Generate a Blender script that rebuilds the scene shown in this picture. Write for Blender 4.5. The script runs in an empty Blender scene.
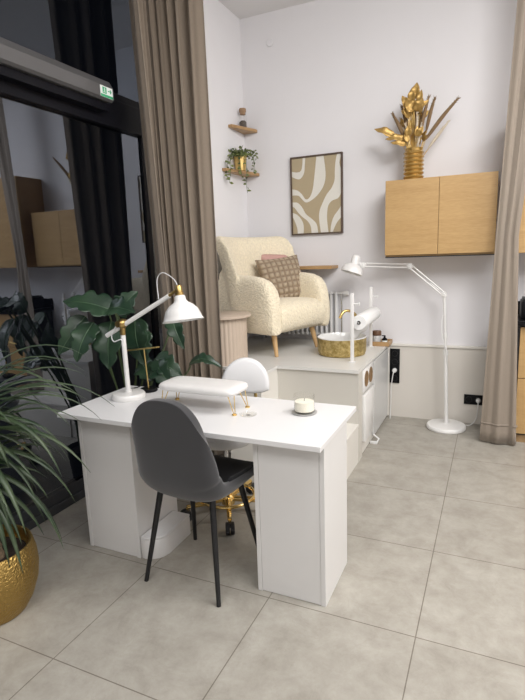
import bpy, bmesh, math, random
from mathutils import Vector, Matrix, Quaternion
PI = math.pi
random.seed(7)
SC = bpy.context.scene
COL = SC.collection

# ------------------------------------------------------------------ materials
def new_mat(name):
    m = bpy.data.materials.new(name); m.use_nodes = True
    nt = m.node_tree; b = nt.nodes['Principled BSDF']
    return m, nt, b

def simple(name, col, rough=.5, metal=0, noise=0, nscale=40, bump=0, bscale=200, spec=.5, sheen=0, coat=0, trans=0, ior=1.45, emis=None, alpha=1):
    m, nt, b = new_mat(name)
    b.inputs['Base Color'].default_value = (*col, 1)
    b.inputs['Roughness'].default_value = rough
    b.inputs['Metallic'].default_value = metal
    b.inputs['Specular IOR Level'].default_value = spec
    b.inputs['Sheen Weight'].default_value = sheen
    b.inputs['Coat Weight'].default_value = coat
    b.inputs['Transmission Weight'].default_value = trans
    b.inputs['IOR'].default_value = ior
    tc = nt.nodes.new('ShaderNodeTexCoord')
    if noise:
        n = nt.nodes.new('ShaderNodeTexNoise'); n.inputs['Scale'].default_value = nscale; n.inputs['Detail'].default_value = 4
        nt.links.new(tc.outputs['Object'], n.inputs['Vector'])
        r = nt.nodes.new('ShaderNodeMix'); r.data_type = 'RGBA'
        r.inputs['A'].default_value = (*[c*(1-noise) for c in col], 1)
        r.inputs['B'].default_value = (*[min(1, c*(1+noise)) for c in col], 1)
        nt.links.new(n.outputs['Fac'], r.inputs['Factor'])
        nt.links.new(r.outputs['Result'], b.inputs['Base Color'])
    if bump:
        n = nt.nodes.new('ShaderNodeTexNoise'); n.inputs['Scale'].default_value = bscale; n.inputs['Detail'].default_value = 3
        nt.links.new(tc.outputs['Object'], n.inputs['Vector'])
        bp = nt.nodes.new('ShaderNodeBump'); bp.inputs['Strength'].default_value = bump; bp.inputs['Distance'].default_value = .01
        nt.links.new(n.outputs['Fac'], bp.inputs['Height']); nt.links.new(bp.outputs['Normal'], b.inputs['Normal'])
    return m

def wood(name, c1, c2, axis='X', scale=6, rough=.45):
    m, nt, b = new_mat(name)
    tc = nt.nodes.new('ShaderNodeTexCoord'); mp = nt.nodes.new('ShaderNodeMapping')
    s = {'X': (.12, 1, 1), 'Y': (1, .12, 1), 'Z': (1, 1, .12)}[axis]
    mp.inputs['Scale'].default_value = [v*scale for v in s]
    nt.links.new(tc.outputs['Object'], mp.inputs['Vector'])
    n = nt.nodes.new('ShaderNodeTexNoise'); n.inputs['Scale'].default_value = 3; n.inputs['Detail'].default_value = 6; n.inputs['Distortion'].default_value = .8
    nt.links.new(mp.outputs['Vector'], n.inputs['Vector'])
    n2 = nt.nodes.new('ShaderNodeTexNoise'); n2.inputs['Scale'].default_value = 28; n2.inputs['Detail'].default_value = 3
    nt.links.new(mp.outputs['Vector'], n2.inputs['Vector'])
    ad = nt.nodes.new('ShaderNodeMath'); ad.operation = 'ADD'
    nt.links.new(n.outputs['Fac'], ad.inputs[0]); nt.links.new(n2.outputs['Fac'], ad.inputs[1])
    r = nt.nodes.new('ShaderNodeValToRGB'); r.color_ramp.elements[0].position = .35; r.color_ramp.elements[1].position = .65
    ha = nt.nodes.new('ShaderNodeMath'); ha.operation = 'MULTIPLY'; ha.inputs[1].default_value = .5
    nt.links.new(ad.outputs[0], ha.inputs[0]); nt.links.new(ha.outputs[0], r.inputs['Fac'])
    r.color_ramp.elements[0].color = (*c1, 1); r.color_ramp.elements[1].color = (*c2, 1)
    nt.links.new(r.outputs['Color'], b.inputs['Base Color'])
    b.inputs['Roughness'].default_value = rough
    return m

def tiles():
    m, nt, b = new_mat('floor_tile')
    tc = nt.nodes.new('ShaderNodeTexCoord'); mp = nt.nodes.new('ShaderNodeMapping')
    mp.inputs['Location'].default_value = (.2109, -1.7375 + 2.4, 0)
    nt.links.new(tc.outputs['Object'], mp.inputs['Vector'])
    br = nt.nodes.new('ShaderNodeTexBrick'); br.offset = 0; br.squash = 1
    br.inputs['Scale'].default_value = 1; br.inputs['Brick Width'].default_value = .6; br.inputs['Row Height'].default_value = .6
    br.inputs['Mortar Size'].default_value = .0022; br.inputs['Mortar Smooth'].default_value = .1; br.inputs['Bias'].default_value = 0
    br.inputs['Color1'].default_value = (.345, .325, .288, 1); br.inputs['Color2'].default_value = (.365, .345, .306, 1)
    br.inputs['Mortar'].default_value = (.165, .145, .12, 1)
    nt.links.new(mp.outputs['Vector'], br.inputs['Vector'])
    n = nt.nodes.new('ShaderNodeTexNoise'); n.inputs['Scale'].default_value = 7; n.inputs['Detail'].default_value = 12; n.inputs['Roughness'].default_value = .74; n.inputs['Distortion'].default_value = .25
    nt.links.new(tc.outputs['Object'], n.inputs['Vector'])
    r = nt.nodes.new('ShaderNodeValToRGB'); r.color_ramp.elements[0].position = .3; r.color_ramp.elements[1].position = .72
    r.color_ramp.elements[0].color = (.78, .76, .73, 1); r.color_ramp.elements[1].color = (1.2, 1.21, 1.205, 1)
    nt.links.new(n.outputs['Fac'], r.inputs['Fac'])
    n3 = nt.nodes.new('ShaderNodeTexNoise'); n3.inputs['Scale'].default_value = 2.2; n3.inputs['Detail'].default_value = 10; n3.inputs['Roughness'].default_value = .6; n3.inputs['Distortion'].default_value = 1.6
    nt.links.new(tc.outputs['Object'], n3.inputs['Vector'])
    r3 = nt.nodes.new('ShaderNodeValToRGB')
    e = r3.color_ramp.elements; e[0].position = .492; e[0].color = (1, 1, 1, 1); e[1].position = .508; e[1].color = (1, 1, 1, 1)
    k = e.new(.5); k.color = (.95, .945, .94, 1)
    nt.links.new(n3.outputs['Fac'], r3.inputs['Fac'])
    mx = nt.nodes.new('ShaderNodeMix'); mx.data_type = 'RGBA'; mx.blend_type = 'MULTIPLY'; mx.inputs['Factor'].default_value = 1
    nt.links.new(br.outputs['Color'], mx.inputs['A']); nt.links.new(r.outputs['Color'], mx.inputs['B'])
    mx2 = nt.nodes.new('ShaderNodeMix'); mx2.data_type = 'RGBA'; mx2.blend_type = 'MULTIPLY'; mx2.inputs['Factor'].default_value = 1
    nt.links.new(mx.outputs['Result'], mx2.inputs['A']); nt.links.new(r3.outputs['Color'], mx2.inputs['B'])
    nt.links.new(mx2.outputs['Result'], b.inputs['Base Color'])
    b.inputs['Roughness'].default_value = .42; b.inputs['Specular IOR Level'].default_value = .4
    bp = nt.nodes.new('ShaderNodeBump'); bp.inputs['Strength'].default_value = .25; bp.inputs['Distance'].default_value = .002; bp.invert = True
    nt.links.new(br.outputs['Fac'], bp.inputs['Height']); nt.links.new(bp.outputs['Normal'], b.inputs['Normal'])
    return m

def pane_glass(name='window_pane', ior=2.5, col=(.80, .87, 1)):
    m = bpy.data.materials.new(name); m.use_nodes = True; nt = m.node_tree
    nt.nodes.clear()
    o = nt.nodes.new('ShaderNodeOutputMaterial'); mix = nt.nodes.new('ShaderNodeMixShader')
    fr = nt.nodes.new('ShaderNodeFresnel'); fr.inputs['IOR'].default_value = ior
    t = nt.nodes.new('ShaderNodeBsdfTransparent'); t.inputs['Color'].default_value = (.5, .52, .55, 1)
    g = nt.nodes.new('ShaderNodeBsdfGlossy'); g.inputs['Roughness'].default_value = .012; g.inputs['Color'].default_value = (*col, 1)
    nt.links.new(fr.outputs[0], mix.inputs[0]); nt.links.new(t.outputs[0], mix.inputs[1]); nt.links.new(g.outputs[0], mix.inputs[2])
    nt.links.new(mix.outputs[0], o.inputs['Surface'])
    return m

def clear_glass(name, tint=(1, 1, 1), rough=0.0, gloss=.09):
    m = bpy.data.materials.new(name); m.use_nodes = True; nt = m.node_tree
    nt.nodes.clear()
    o = nt.nodes.new('ShaderNodeOutputMaterial'); mix = nt.nodes.new('ShaderNodeMixShader')
    lw = nt.nodes.new('ShaderNodeLayerWeight'); lw.inputs['Blend'].default_value = .5
    pw = nt.nodes.new('ShaderNodeMath'); pw.operation = 'POWER'; pw.inputs[1].default_value = 3.5
    nt.links.new(lw.outputs['Facing'], pw.inputs[0])
    ml = nt.nodes.new('ShaderNodeMath'); ml.operation = 'MULTIPLY_ADD'; ml.inputs[1].default_value = .4; ml.inputs[2].default_value = .025
    nt.links.new(pw.outputs[0], ml.inputs[0])
    t = nt.nodes.new('ShaderNodeBsdfTransparent'); t.inputs['Color'].default_value = (*tint, 1)
    g = nt.nodes.new('ShaderNodeBsdfGlossy'); g.inputs['Roughness'].default_value = .03
    nt.links.new(ml.outputs[0], mix.inputs[0]); nt.links.new(t.outputs[0], mix.inputs[1]); nt.links.new(g.outputs[0], mix.inputs[2])
    nt.links.new(mix.outputs[0], o.inputs['Surface'])
    return m

def hammered(name, col, scale=60, strength=.6, rough=.28, dist=.006):
    m, nt, b = new_mat(name)
    b.inputs['Base Color'].default_value = (*col, 1); b.inputs['Metallic'].default_value = 1; b.inputs['Roughness'].default_value = rough
    tc = nt.nodes.new('ShaderNodeTexCoord'); v = nt.nodes.new('ShaderNodeTexVoronoi'); v.inputs['Scale'].default_value = scale; v.feature = 'SMOOTH_F1'
    nt.links.new(tc.outputs['Object'], v.inputs['Vector'])
    bp = nt.nodes.new('ShaderNodeBump'); bp.inputs['Strength'].default_value = strength; bp.inputs['Distance'].default_value = dist
    nt.links.new(v.outputs['Distance'], bp.inputs['Height']); nt.links.new(bp.outputs['Normal'], b.inputs['Normal'])
    return m

def mottled():
    m = hammered('mottled_gold', (.5, .4, .2), 110, .5, .42, .003); nt = m.node_tree; b = nt.nodes['Principled BSDF']
    tc = nt.nodes.new('ShaderNodeTexCoord'); n = nt.nodes.new('ShaderNodeTexNoise'); n.inputs['Scale'].default_value = 28; n.inputs['Detail'].default_value = 7; n.inputs['Roughness'].default_value = .7
    nt.links.new(tc.outputs['Object'], n.inputs['Vector'])
    r = nt.nodes.new('ShaderNodeValToRGB'); r.color_ramp.elements[0].position = .38; r.color_ramp.elements[1].position = .66
    r.color_ramp.elements[0].color = (.34, .24, .07, 1); r.color_ramp.elements[1].color = (.74, .59, .28, 1)
    nt.links.new(n.outputs['Fac'], r.inputs['Fac']); nt.links.new(r.outputs['Color'], b.inputs['Base Color']); b.inputs['Metallic'].default_value = .75
    return m

def leafmat(name, c1, c2, rough=.38, scale=9):
    m, nt, b = new_mat(name)
    tc = nt.nodes.new('ShaderNodeTexCoord'); n = nt.nodes.new('ShaderNodeTexNoise'); n.inputs['Scale'].default_value = scale; n.inputs['Detail'].default_value = 3
    nt.links.new(tc.outputs['Object'], n.inputs['Vector'])
    r = nt.nodes.new('ShaderNodeValToRGB'); r.color_ramp.elements[0].position = .35; r.color_ramp.elements[1].position = .68
    r.color_ramp.elements[0].color = (*c1, 1); r.color_ramp.elements[1].color = (*c2, 1)
    nt.links.new(n.outputs['Fac'], r.inputs['Fac']); nt.links.new(r.outputs['Color'], b.inputs['Base Color'])
    b.inputs['Roughness'].default_value = rough
    return m

def waffle_mat():
    m, nt, b = new_mat('waffle_taupe')
    tc = nt.nodes.new('ShaderNodeTexCoord'); sp = nt.nodes.new('ShaderNodeSeparateXYZ'); nt.links.new(tc.outputs['Object'], sp.inputs[0])
    outs = []
    for ax in ('Y', 'Z'):
        a = nt.nodes.new('ShaderNodeMath'); a.operation = 'MULTIPLY'; a.inputs[1].default_value = PI/.048; nt.links.new(sp.outputs[ax], a.inputs[0])
        q = nt.nodes.new('ShaderNodeMath'); q.operation = 'SINE'; nt.links.new(a.outputs[0], q.inputs[0])
        c = nt.nodes.new('ShaderNodeMath'); c.operation = 'ABSOLUTE'; nt.links.new(q.outputs[0], c.inputs[0]); outs.append(c)
    mu = nt.nodes.new('ShaderNodeMath'); mu.operation = 'MULTIPLY'; nt.links.new(outs[0].outputs[0], mu.inputs[0]); nt.links.new(outs[1].outputs[0], mu.inputs[1])
    r = nt.nodes.new('ShaderNodeValToRGB'); r.color_ramp.elements[0].position = .05; r.color_ramp.elements[1].position = .6
    r.color_ramp.elements[0].color = (.28, .21, .145, 1); r.color_ramp.elements[1].color = (.43, .345, .25, 1)
    nt.links.new(mu.outputs[0], r.inputs['Fac']); nt.links.new(r.outputs['Color'], b.inputs['Base Color'])
    bp = nt.nodes.new('ShaderNodeBump'); bp.inputs['Strength'].default_value = .8; bp.inputs['Distance'].default_value = .02
    nt.links.new(mu.outputs[0], bp.inputs['Height']); nt.links.new(bp.outputs['Normal'], b.inputs['Normal'])
    b.inputs['Roughness'].default_value = .9; b.inputs['Specular IOR Level'].default_value = .15
    return m

def boucle(name, col):
    m, nt, b = new_mat(name)
    tc = nt.nodes.new('ShaderNodeTexCoord'); v = nt.nodes.new('ShaderNodeTexVoronoi'); v.inputs['Scale'].default_value = 75
    n = nt.nodes.new('ShaderNodeTexNoise'); n.inputs['Scale'].default_value = 60; n.inputs['Detail'].default_value = 4
    nt.links.new(tc.outputs['Object'], n.inputs['Vector']); nt.links.new(tc.outputs['Object'], v.inputs['Vector'])
    r = nt.nodes.new('ShaderNodeValToRGB'); r.color_ramp.elements[0].position = .25; r.color_ramp.elements[1].position = .7
    r.color_ramp.elements[0].color = (*[c*.88 for c in col], 1); r.color_ramp.elements[1].color = (*[min(1, c*1.08) for c in col], 1)
    nt.links.new(n.outputs['Fac'], r.inputs['Fac']); nt.links.new(r.outputs['Color'], b.inputs['Base Color'])
    bp = nt.nodes.new('ShaderNodeBump'); bp.inputs['Strength'].default_value = .55; bp.inputs['Distance'].default_value = .012; bp.invert = True
    nt.links.new(v.outputs['Distance'], bp.inputs['Height']); nt.links.new(bp.outputs['Normal'], b.inputs['Normal'])
    b.inputs['Roughness'].default_value = .95; b.inputs['Sheen Weight'].default_value = .3; b.inputs['Specular IOR Level'].default_value = .1
    return m

M = dict(
    wall=simple('white_wall_paint', (.775, .762, .775), .85, noise=.02, nscale=3, spec=.2),
    wall_l=simple('left_wall_paint', (.84, .83, .845), .85, noise=.02, nscale=3, spec=.2),
    ceil=simple('ceiling_paint', (.80, .79, .79), .9, spec=.2),
    wains=simple('cream_panel', (.66, .625, .57), .45, noise=.02, nscale=4),
    cream=simple('cream_lacquer', (.74, .715, .66), .4, noise=.015, nscale=5),
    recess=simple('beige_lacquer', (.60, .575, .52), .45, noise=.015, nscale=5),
    step=simple('platform_top', (.70, .69, .66), .33, noise=.03, nscale=6),
    tile=tiles(),
    black=simple('black_aluminium', (.006, .006, .009), .45, spec=.2, noise=.1, nscale=8),
    grey_rail=simple('charcoal_rail', (.035, .038, .044), .4, noise=.1, nscale=8),
    pane=pane_glass(), pane_up=pane_glass('upper_window_pane', 2.1, (.72, .82, 1)),
    alu=simple('satin_aluminium', (.17, .168, .17), .38, metal=.55, noise=.06, nscale=6),
    curtain=simple('taupe_curtain', (.235, .19, .147), .8, noise=.06, nscale=90, bump=.12, bscale=350, sheen=.25, spec=.2),
    curtain_r=simple('taupe_satin_curtain', (.27, .225, .18), .62, noise=.05, nscale=90, bump=.08, bscale=350, sheen=.3, spec=.3),
    desk=simple('white_laminate', (.73, .725, .725), .32, noise=.012, nscale=4),
    desk_side=simple('white_laminate_carcass', (.69, .68, .665), .38, noise=.012, nscale=4),
    white=simple('white_enamel', (.80, .79, .77), .3, noise=.01, nscale=6, coat=.2),
    ceramic=simple('white_ceramic', (.85, .85, .84), .12, noise=.01, nscale=6, coat=.5),
    paper=simple('white_paper', (.82, .82, .81), .9, noise=.03, nscale=25, bump=.1, bscale=120),
    leather=simple('white_leatherette', (.74, .725, .705), .45, noise=.02, nscale=20, bump=.08, bscale=260),
    stool_w=simple('white_vinyl', (.72, .72, .725), .4, noise=.015, nscale=14),
    gold=simple('polished_gold', (.83, .60, .24), .18, metal=1, noise=.05, nscale=20),
    satin_gold=simple('satin_gold', (.72, .52, .20), .35, metal=1, noise=.06, nscale=30),
    brass=simple('antique_brass', (.42, .29, .11), .32, metal=1, noise=.15, nscale=40),
    hammer=hammered('hammered_gold', (.42, .28, .09), 130, .9, .42),
    basin_gold=mottled(),
    velvet=simple('grey_velvet', (.039, .039, .042), .75, noise=.14, nscale=7, bump=.05, bscale=300, sheen=.35, spec=.25),
    velvet_shade=simple('shaded_velvet', (.016, .016, .018), .85, noise=.1, nscale=9, sheen=.1, spec=.15),  # darker copy of the grey velvet, desk shade put into the colour
    blackmetal=simple('black_powdercoat', (.010, .010, .011), .42, noise=.1, nscale=20),
    rubber=simple('black_rubber', (.018, .018, .02), .5, noise=.1, nscale=30),
    oak=wood('oak_veneer', (.43, .265, .105), (.52, .335, .145), 'X', 7),
    oak_shelf=wood('oak_board', (.36, .21, .09), (.46, .29, .135), 'X', 9),
    oak_shelf_y=wood('oak_board_dark', (.29, .18, .085), (.38, .25, .125), 'Y', 9),
    beech=wood('beech_leg', (.50, .31, .14), (.60, .40, .20), 'Z', 9),
    bouc=boucle('cream_boucle', (.84, .75, .57)),
    waffle=waffle_mat(),
    pink=simple('dusty_pink_fabric', (.55, .33, .29), .9, noise=.08, nscale=50, bump=.1, bscale=180),
    flute=simple('beige_lacquered_wood', (.52, .425, .34), .55, noise=.03, nscale=10),
    tan=simple('tan_print', (.42, .345, .225), .8, noise=.03, nscale=30),
    offw=simple('offwhite_print', (.70, .68, .62), .8, noise=.02, nscale=30),
    frame=wood('walnut_frame', (.07, .045, .032), (.11, .075, .055), 'Z', 10),
    soil=simple('potting_soil', (.03, .02, .015), .95, noise=.5, nscale=60, bump=.8, bscale=80),
    bark=simple('cane_bark', (.21, .15, .095), .85, noise=.3, nscale=50, bump=.5, bscale=60),
    drac=leafmat('dracaena_leaf', (.020, .040, .018), (.060, .088, .042), .42, 7),
    philo=leafmat('philodendron_leaf', (.012, .032, .018), (.034, .070, .036), .33, 8),
    philo_l=leafmat('philodendron_vein', (.06, .115, .06), (.085, .145, .075), .4, 8),
    stem=simple('green_stem', (.10, .14, .06), .5, noise=.2, nscale=20),
    ivy=leafmat('trailing_leaf', (.05, .085, .02), (.22, .25, .07), .45, 25),
    wax=simple('cream_wax', (.86, .82, .70), .5, noise=.01, nscale=10),
    glass=clear_glass('clear_glass', (.985, .985, .98)),
    amber=simple('amber_gold_glass', (.50, .31, .085), .15, metal=.65, noise=.15, nscale=30, coat=.6),
    dryleaf=simple('gold_leaf_paint', (.47, .30, .095), .42, metal=.5, noise=.45, nscale=25),
    dryplume=simple('dry_plume', (.22, .14, .07), .8, noise=.35, nscale=60, bump=.6, bscale=160),
    paleplume=simple('pale_plume', (.62, .54, .42), .9, noise=.2, nscale=60, bump=.5, bscale=160),
    outlet=simple('black_plastic', (.004, .004, .005), .45, spec=.2, noise=.1, nscale=30),
    whitep=simple('white_plastic', (.78, .78, .77), .35, noise=.01, nscale=10),
    radiator=simple('radiator_enamel', (.74, .74, .74), .35, noise=.01, nscale=10),
    steel=simple('brushed_steel', (.55, .55, .54), .25, metal=1, noise=.05, nscale=30),
    silver=simple('satin_silver', (.48, .48, .47), .35, metal=.35, noise=.05, nscale=30),
    brown=simple('brown_lid', (.12, .06, .03), .5, noise=.2, nscale=30),
    cork=simple('cork', (.34, .22, .13), .9, noise=.25, nscale=90),
    pebble=simple('dark_pebbles', (.10, .085, .07), .7, noise=.6, nscale=120),
    hole=simple('brown_duct', (.22, .13, .055), .6, noise=.35, nscale=40),
    sheet=simple('pale_grey_panel', (.56, .56, .55), .25, noise=.02, nscale=8),
    green=simple('safety_green', (.06, .42, .20), .5, noise=.02, nscale=30),
    stick=simple('sticker_white', (.82, .86, .83), .5, noise=.02, nscale=30),
)

# ------------------------------------------------------------------ mesh helpers
class MB:
    def __init__(s): s.bm = bmesh.new(); s.mi = 0
    def _tag(s, n0):
        s.bm.faces.ensure_lookup_table()
        for f in s.bm.faces[n0:]: f.material_index = s.mi
    def box(s, lo, hi, bev=0, rot=None, seg=2, piv=None):
        n0 = len(s.bm.faces)
        t = bmesh.new(); r = bmesh.ops.create_cube(t, size=1)
        c = (Vector(lo)+Vector(hi))/2; d = Vector(hi)-Vector(lo)
        bmesh.ops.scale(t, vec=d, verts=t.verts)
        if bev: bmesh.ops.bevel(t, geom=t.edges[:], offset=bev, segments=seg, affect='EDGES', profile=.5)
        mat = Matrix.Translation(c)
        if rot is not None:
            mat = Matrix.Translation(piv if piv is not None else c) @ rot.to_4x4() @ Matrix.Translation(c-(Vector(piv) if piv is not None else c))
        bmesh.ops.transform(t, matrix=mat, verts=t.verts)
        s.merge(t); s._tag(n0); return s
    def merge(s, t):
        mp = {}
        for v in t.verts: mp[v] = s.bm.verts.new(v.co)
        for f in t.faces:
            try: s.bm.faces.new([mp[v] for v in f.verts])
            except ValueError: pass
        t.free()
    def rings(s, rings, closed=True, cap0=True, cap1=True, loop=False):
        n0 = len(s.bm.faces)
        R = [[s.bm.verts.new(p) for p in r] for r in rings]
        n = len(R[0]); pairs = list(zip(R[:-1], R[1:]))
        if loop: pairs.append((R[-1], R[0]))
        for a, b in pairs:
            for i in range(n if closed else n-1):
                j = (i+1) % n
                s.bm.faces.new((a[i], a[j], b[j], b[i]))
        if closed and not loop:
            if cap0: s.bm.faces.new(R[0][::-1])
            if cap1: s.bm.faces.new(R[-1])
        s._tag(n0); return s
    def lathe(s, prof, c=(0, 0, 0), n=40, axis=None, cap0=True, cap1=True):
        q = Quaternion() if axis is None else Vector((0, 0, 1)).rotation_difference(Vector(axis).normalized())
        c = Vector(c); R = []
        for r, z in prof:
            r = max(r, 1e-4)
            R.append([c + q @ Vector((r*math.cos(2*PI*i/n), r*math.sin(2*PI*i/n), z)) for i in range(n)])
        return s.rings(R, True, cap0, cap1)
    def cyl(s, a, b, r, r2=None, n=20):
        return s.tube([a, b], [r, r if r2 is None else r2], n)
    def tube(s, pts, rad, n=10, loop=False):
        P = [Vector(p) for p in pts]
        if not hasattr(rad, '__len__'): rad = [rad]*len(P)
        R = []; up = None
        for i, p in enumerate(P):
            if loop: t = P[(i+1) % len(P)]-P[i-1]
            else: t = P[min(i+1, len(P)-1)]-P[max(i-1, 0)]
            t.normalize()
            if up is None:
                up = Vector((0, 0, 1)) if abs(t.z) < .9 else Vector((1, 0, 0))
            x = up.cross(t)
            if x.length < 1e-5: x = Vector((0, 1, 0)).cross(t)
            x.normalize(); y = t.cross(x); up = y
            R.append([p + rad[i]*(x*math.cos(2*PI*k/n)+y*math.sin(2*PI*k/n)) for k in range(n)])
        return s.rings(R, True, loop=loop)
    def ball(s, c, r, sc=(1, 1, 1), rot=None, u=20, v=12):
        n0 = len(s.bm.faces); t = bmesh.new(); bmesh.ops.create_uvsphere(t, u_segments=u, v_segments=v, radius=1)
        m = Matrix.Translation(c) @ (rot.to_4x4() if rot is not None else Matrix()) @ Matrix.Diagonal((r*sc[0], r*sc[1], r*sc[2], 1))
        bmesh.ops.transform(t, matrix=m, verts=t.verts); s.merge(t); s._tag(n0); return s
    def grid(s, f, nu, nv):
        n0 = len(s.bm.faces)
        V = [[s.bm.verts.new(f(i/(nu-1), j/(nv-1))) for j in range(nv)] for i in range(nu)]
        for i in range(nu-1):
            for j in range(nv-1): s.bm.faces.new((V[i][j], V[i+1][j], V[i+1][j+1], V[i][j+1]))
        s._tag(n0); return s
    def poly(s, pts):
        n0 = len(s.bm.faces); s.bm.faces.new([s.bm.verts.new(p) for p in pts]); s._tag(n0); return s
    def prism(s, pts, dz, bev=0):
        n0 = len(s.bm.faces); t = bmesh.new()
        a = [t.verts.new(p) for p in pts]; b = [t.verts.new(Vector(p)+Vector(dz)) for p in pts]
        n = len(pts)
        t.faces.new(a[::-1]); t.faces.new(b)
        for i in range(n): t.faces.new((a[i], a[(i+1) % n], b[(i+1) % n], b[i]))
        if bev: bmesh.ops.bevel(t, geom=t.edges[:], offset=bev, segments=2, affect='EDGES', profile=.5)
        s.merge(t); s._tag(n0); return s

def tag(o, label=None, cat=None, group=None, kind=None):
    if label: o['label'] = label
    if cat: o['category'] = cat
    if group: o['group'] = group
    if kind: o['kind'] = kind
    return o

def build(name, mb, mats, parent=None, smooth=True, ang=40, label=None, mods=()):
    bm = mb.bm
    bmesh.ops.recalc_face_normals(bm, faces=bm.faces)
    me = bpy.data.meshes.new(name); bm.to_mesh(me); bm.free()
    for m in (mats if isinstance(mats, (list, tuple)) else [mats]): me.materials.append(m)
    if smooth:
        for p in me.polygons: p.use_smooth = True
        try: me.set_sharp_from_angle(angle=math.radians(ang))
        except Exception: pass
    o = bpy.data.objects.new(name, me); COL.objects.link(o)
    if parent is not None: o.parent = parent
    if label: o['label'] = label
    return o

def thing(name, loc, label, cat, group=None, rz=0):
    o = bpy.data.objects.new(name, None); COL.objects.link(o)
    o.empty_display_size = .1; o.location = loc; o.rotation_euler = (0, 0, rz)
    return tag(o, label, cat, group)

def single(name, mb, mats, loc, label, cat, group=None, rz=0, **k):
    o = build(name, mb, mats, None, **k); o.location = loc; o.rotation_euler = (0, 0, rz)
    return tag(o, label, cat, group)

def struct(name, mb, mats, parent=None, **k):
    o = build(name, mb, mats, parent, **k)
    if parent is None: o['kind'] = 'structure'
    return o

def subsurf(o, lv=2):
    m = o.modifiers.new('sub', 'SUBSURF'); m.levels = lv; m.render_levels = lv; return o
def solid(o, t, off=0):
    m = o.modifiers.new('solid', 'SOLIDIFY'); m.thickness = t; m.offset = off; return o
def bevel(o, w=.003, s=2):
    m = o.modifiers.new('bev', 'BEVEL'); m.width = w; m.segments = s; m.limit_method = 'ANGLE'; return o

def bez(p0, p1, p2, p3, n=16):
    p0, p1, p2, p3 = map(Vector, (p0, p1, p2, p3)); o = []
    for i in range(n+1):
        t = i/n; o.append(p0*(1-t)**3+p1*3*t*(1-t)**2+p2*3*t*t*(1-t)+p3*t**3)
    return o
def spline(pts, n=8):
    P = [Vector(p) for p in pts]; o = []
    for i in range(len(P)-1):
        a = P[max(i-1, 0)]; b = P[i]; c = P[i+1]; d = P[min(i+2, len(P)-1)]
        for k in range(n):
            t = k/n
            o.append(.5*((2*b)+(c-a)*t+(2*a-5*b+4*c-d)*t*t+(3*b-a-3*c+d)*t**3))
    o.append(P[-1]); return o
def superell(rx, ry, z, n=32, e=4, cx=0, cy=0):
    o = []
    for i in range(n):
        t = 2*PI*i/n; c, s = math.cos(t), math.sin(t)
        o.append(Vector((cx+rx*math.copysign(abs(c)**(2/e), c), cy+ry*math.copysign(abs(s)**(2/e), s), z)))
    return o

CEIL = 3.425
WX = -2.25      # glass plane
LX = -2.11      # plastered left wall
BY = 4.35       # back wall
PZ = .65        # podium height

# ------------------------------------------------------------------ setting
struct('floor', MB().box((-2.5, -3.2, -.1), (3.4, BY+.1, 0)), M['tile'], smooth=False)
struct('ceiling', MB().box((-2.5, -3.2, CEIL), (3.4, BY+.1, CEIL+.1)), M['ceil'], smooth=False)
struct('wall_back', MB().box((-2.5, BY, 0), (3.4, BY+.1, CEIL)), M['wall'], smooth=False)
struct('wall_left', MB().box((-2.4, 3.36, 0), (LX, BY, CEIL)), M['wall_l'], smooth=False)
struct('wall_right', MB().box((3.3, -3.2, 0), (3.4, BY, CEIL)), M['wall'], smooth=False)
struct('wall_front', MB().box((-2.4, -3.2, 0), (3.3, -3.1, CEIL)), M['wall'], smooth=False)
struct('wall_front_left', MB().box((-2.4, -3.1, 0), (LX, -1.6, CEIL)), M['wall_l'], smooth=False)
# wainscot on the back wall right of the podium
mb = MB().box((-.795, BY-.018, 0), (.22, BY, .625)).box((.20+.0, BY-.018, 0), (3.3, BY, .625))
struct('trim_1', mb, M['wains'], smooth=False)
struct('trim_2', MB().box((-.795, BY-.03, .625), (3.3, BY, .645), .003), M['cream'], smooth=False)

# window wall: kick rail, stile, transom, panes
mb = MB()
mb.box((-2.29, -1.6, 0), (-2.235, 3.36, .055), .004).box((-2.28, -1.6, .055), (-2.245, 3.36, .12), .004)
win = struct('window_1', mb, M['grey_rail'], smooth=False)
mb = MB().box((-2.30, -1.6, 2.24), (-2.215, 3.36, 2.41), .004).box((-2.29, -1.6, 2.40), (-2.225, 3.36, 2.455), .004)
build('transom', mb, M['black'], win, smooth=False)
mb = MB().box((-2.275, 3.0, .12), (-2.235, 3.05, 2.24), .003).box((-2.28, 3.30, .12), (-2.235, 3.36, 2.215), .003).box((-2.28, 3.30, 2.455), (-2.235, 3.36, CEIL), .003).box((-2.28, -1.6, .12), (-2.235, -1.54, 2.215), .003)
build('frame_stile', mb, M['black'], win, smooth=False)
build('lower_pane', MB().poly([(WX, -1.6, .12), (WX, 3.32, .12), (WX, 3.32, 2.24), (WX, -1.6, 2.24)]), M['pane'], win, smooth=False)
build('upper_pane', MB().poly([(WX, -1.6, 2.455), (WX, 3.32, 2.455), (WX, 3.32, CEIL), (WX, -1.6, CEIL)]), M['pane_up'], win, smooth=False)

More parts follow.
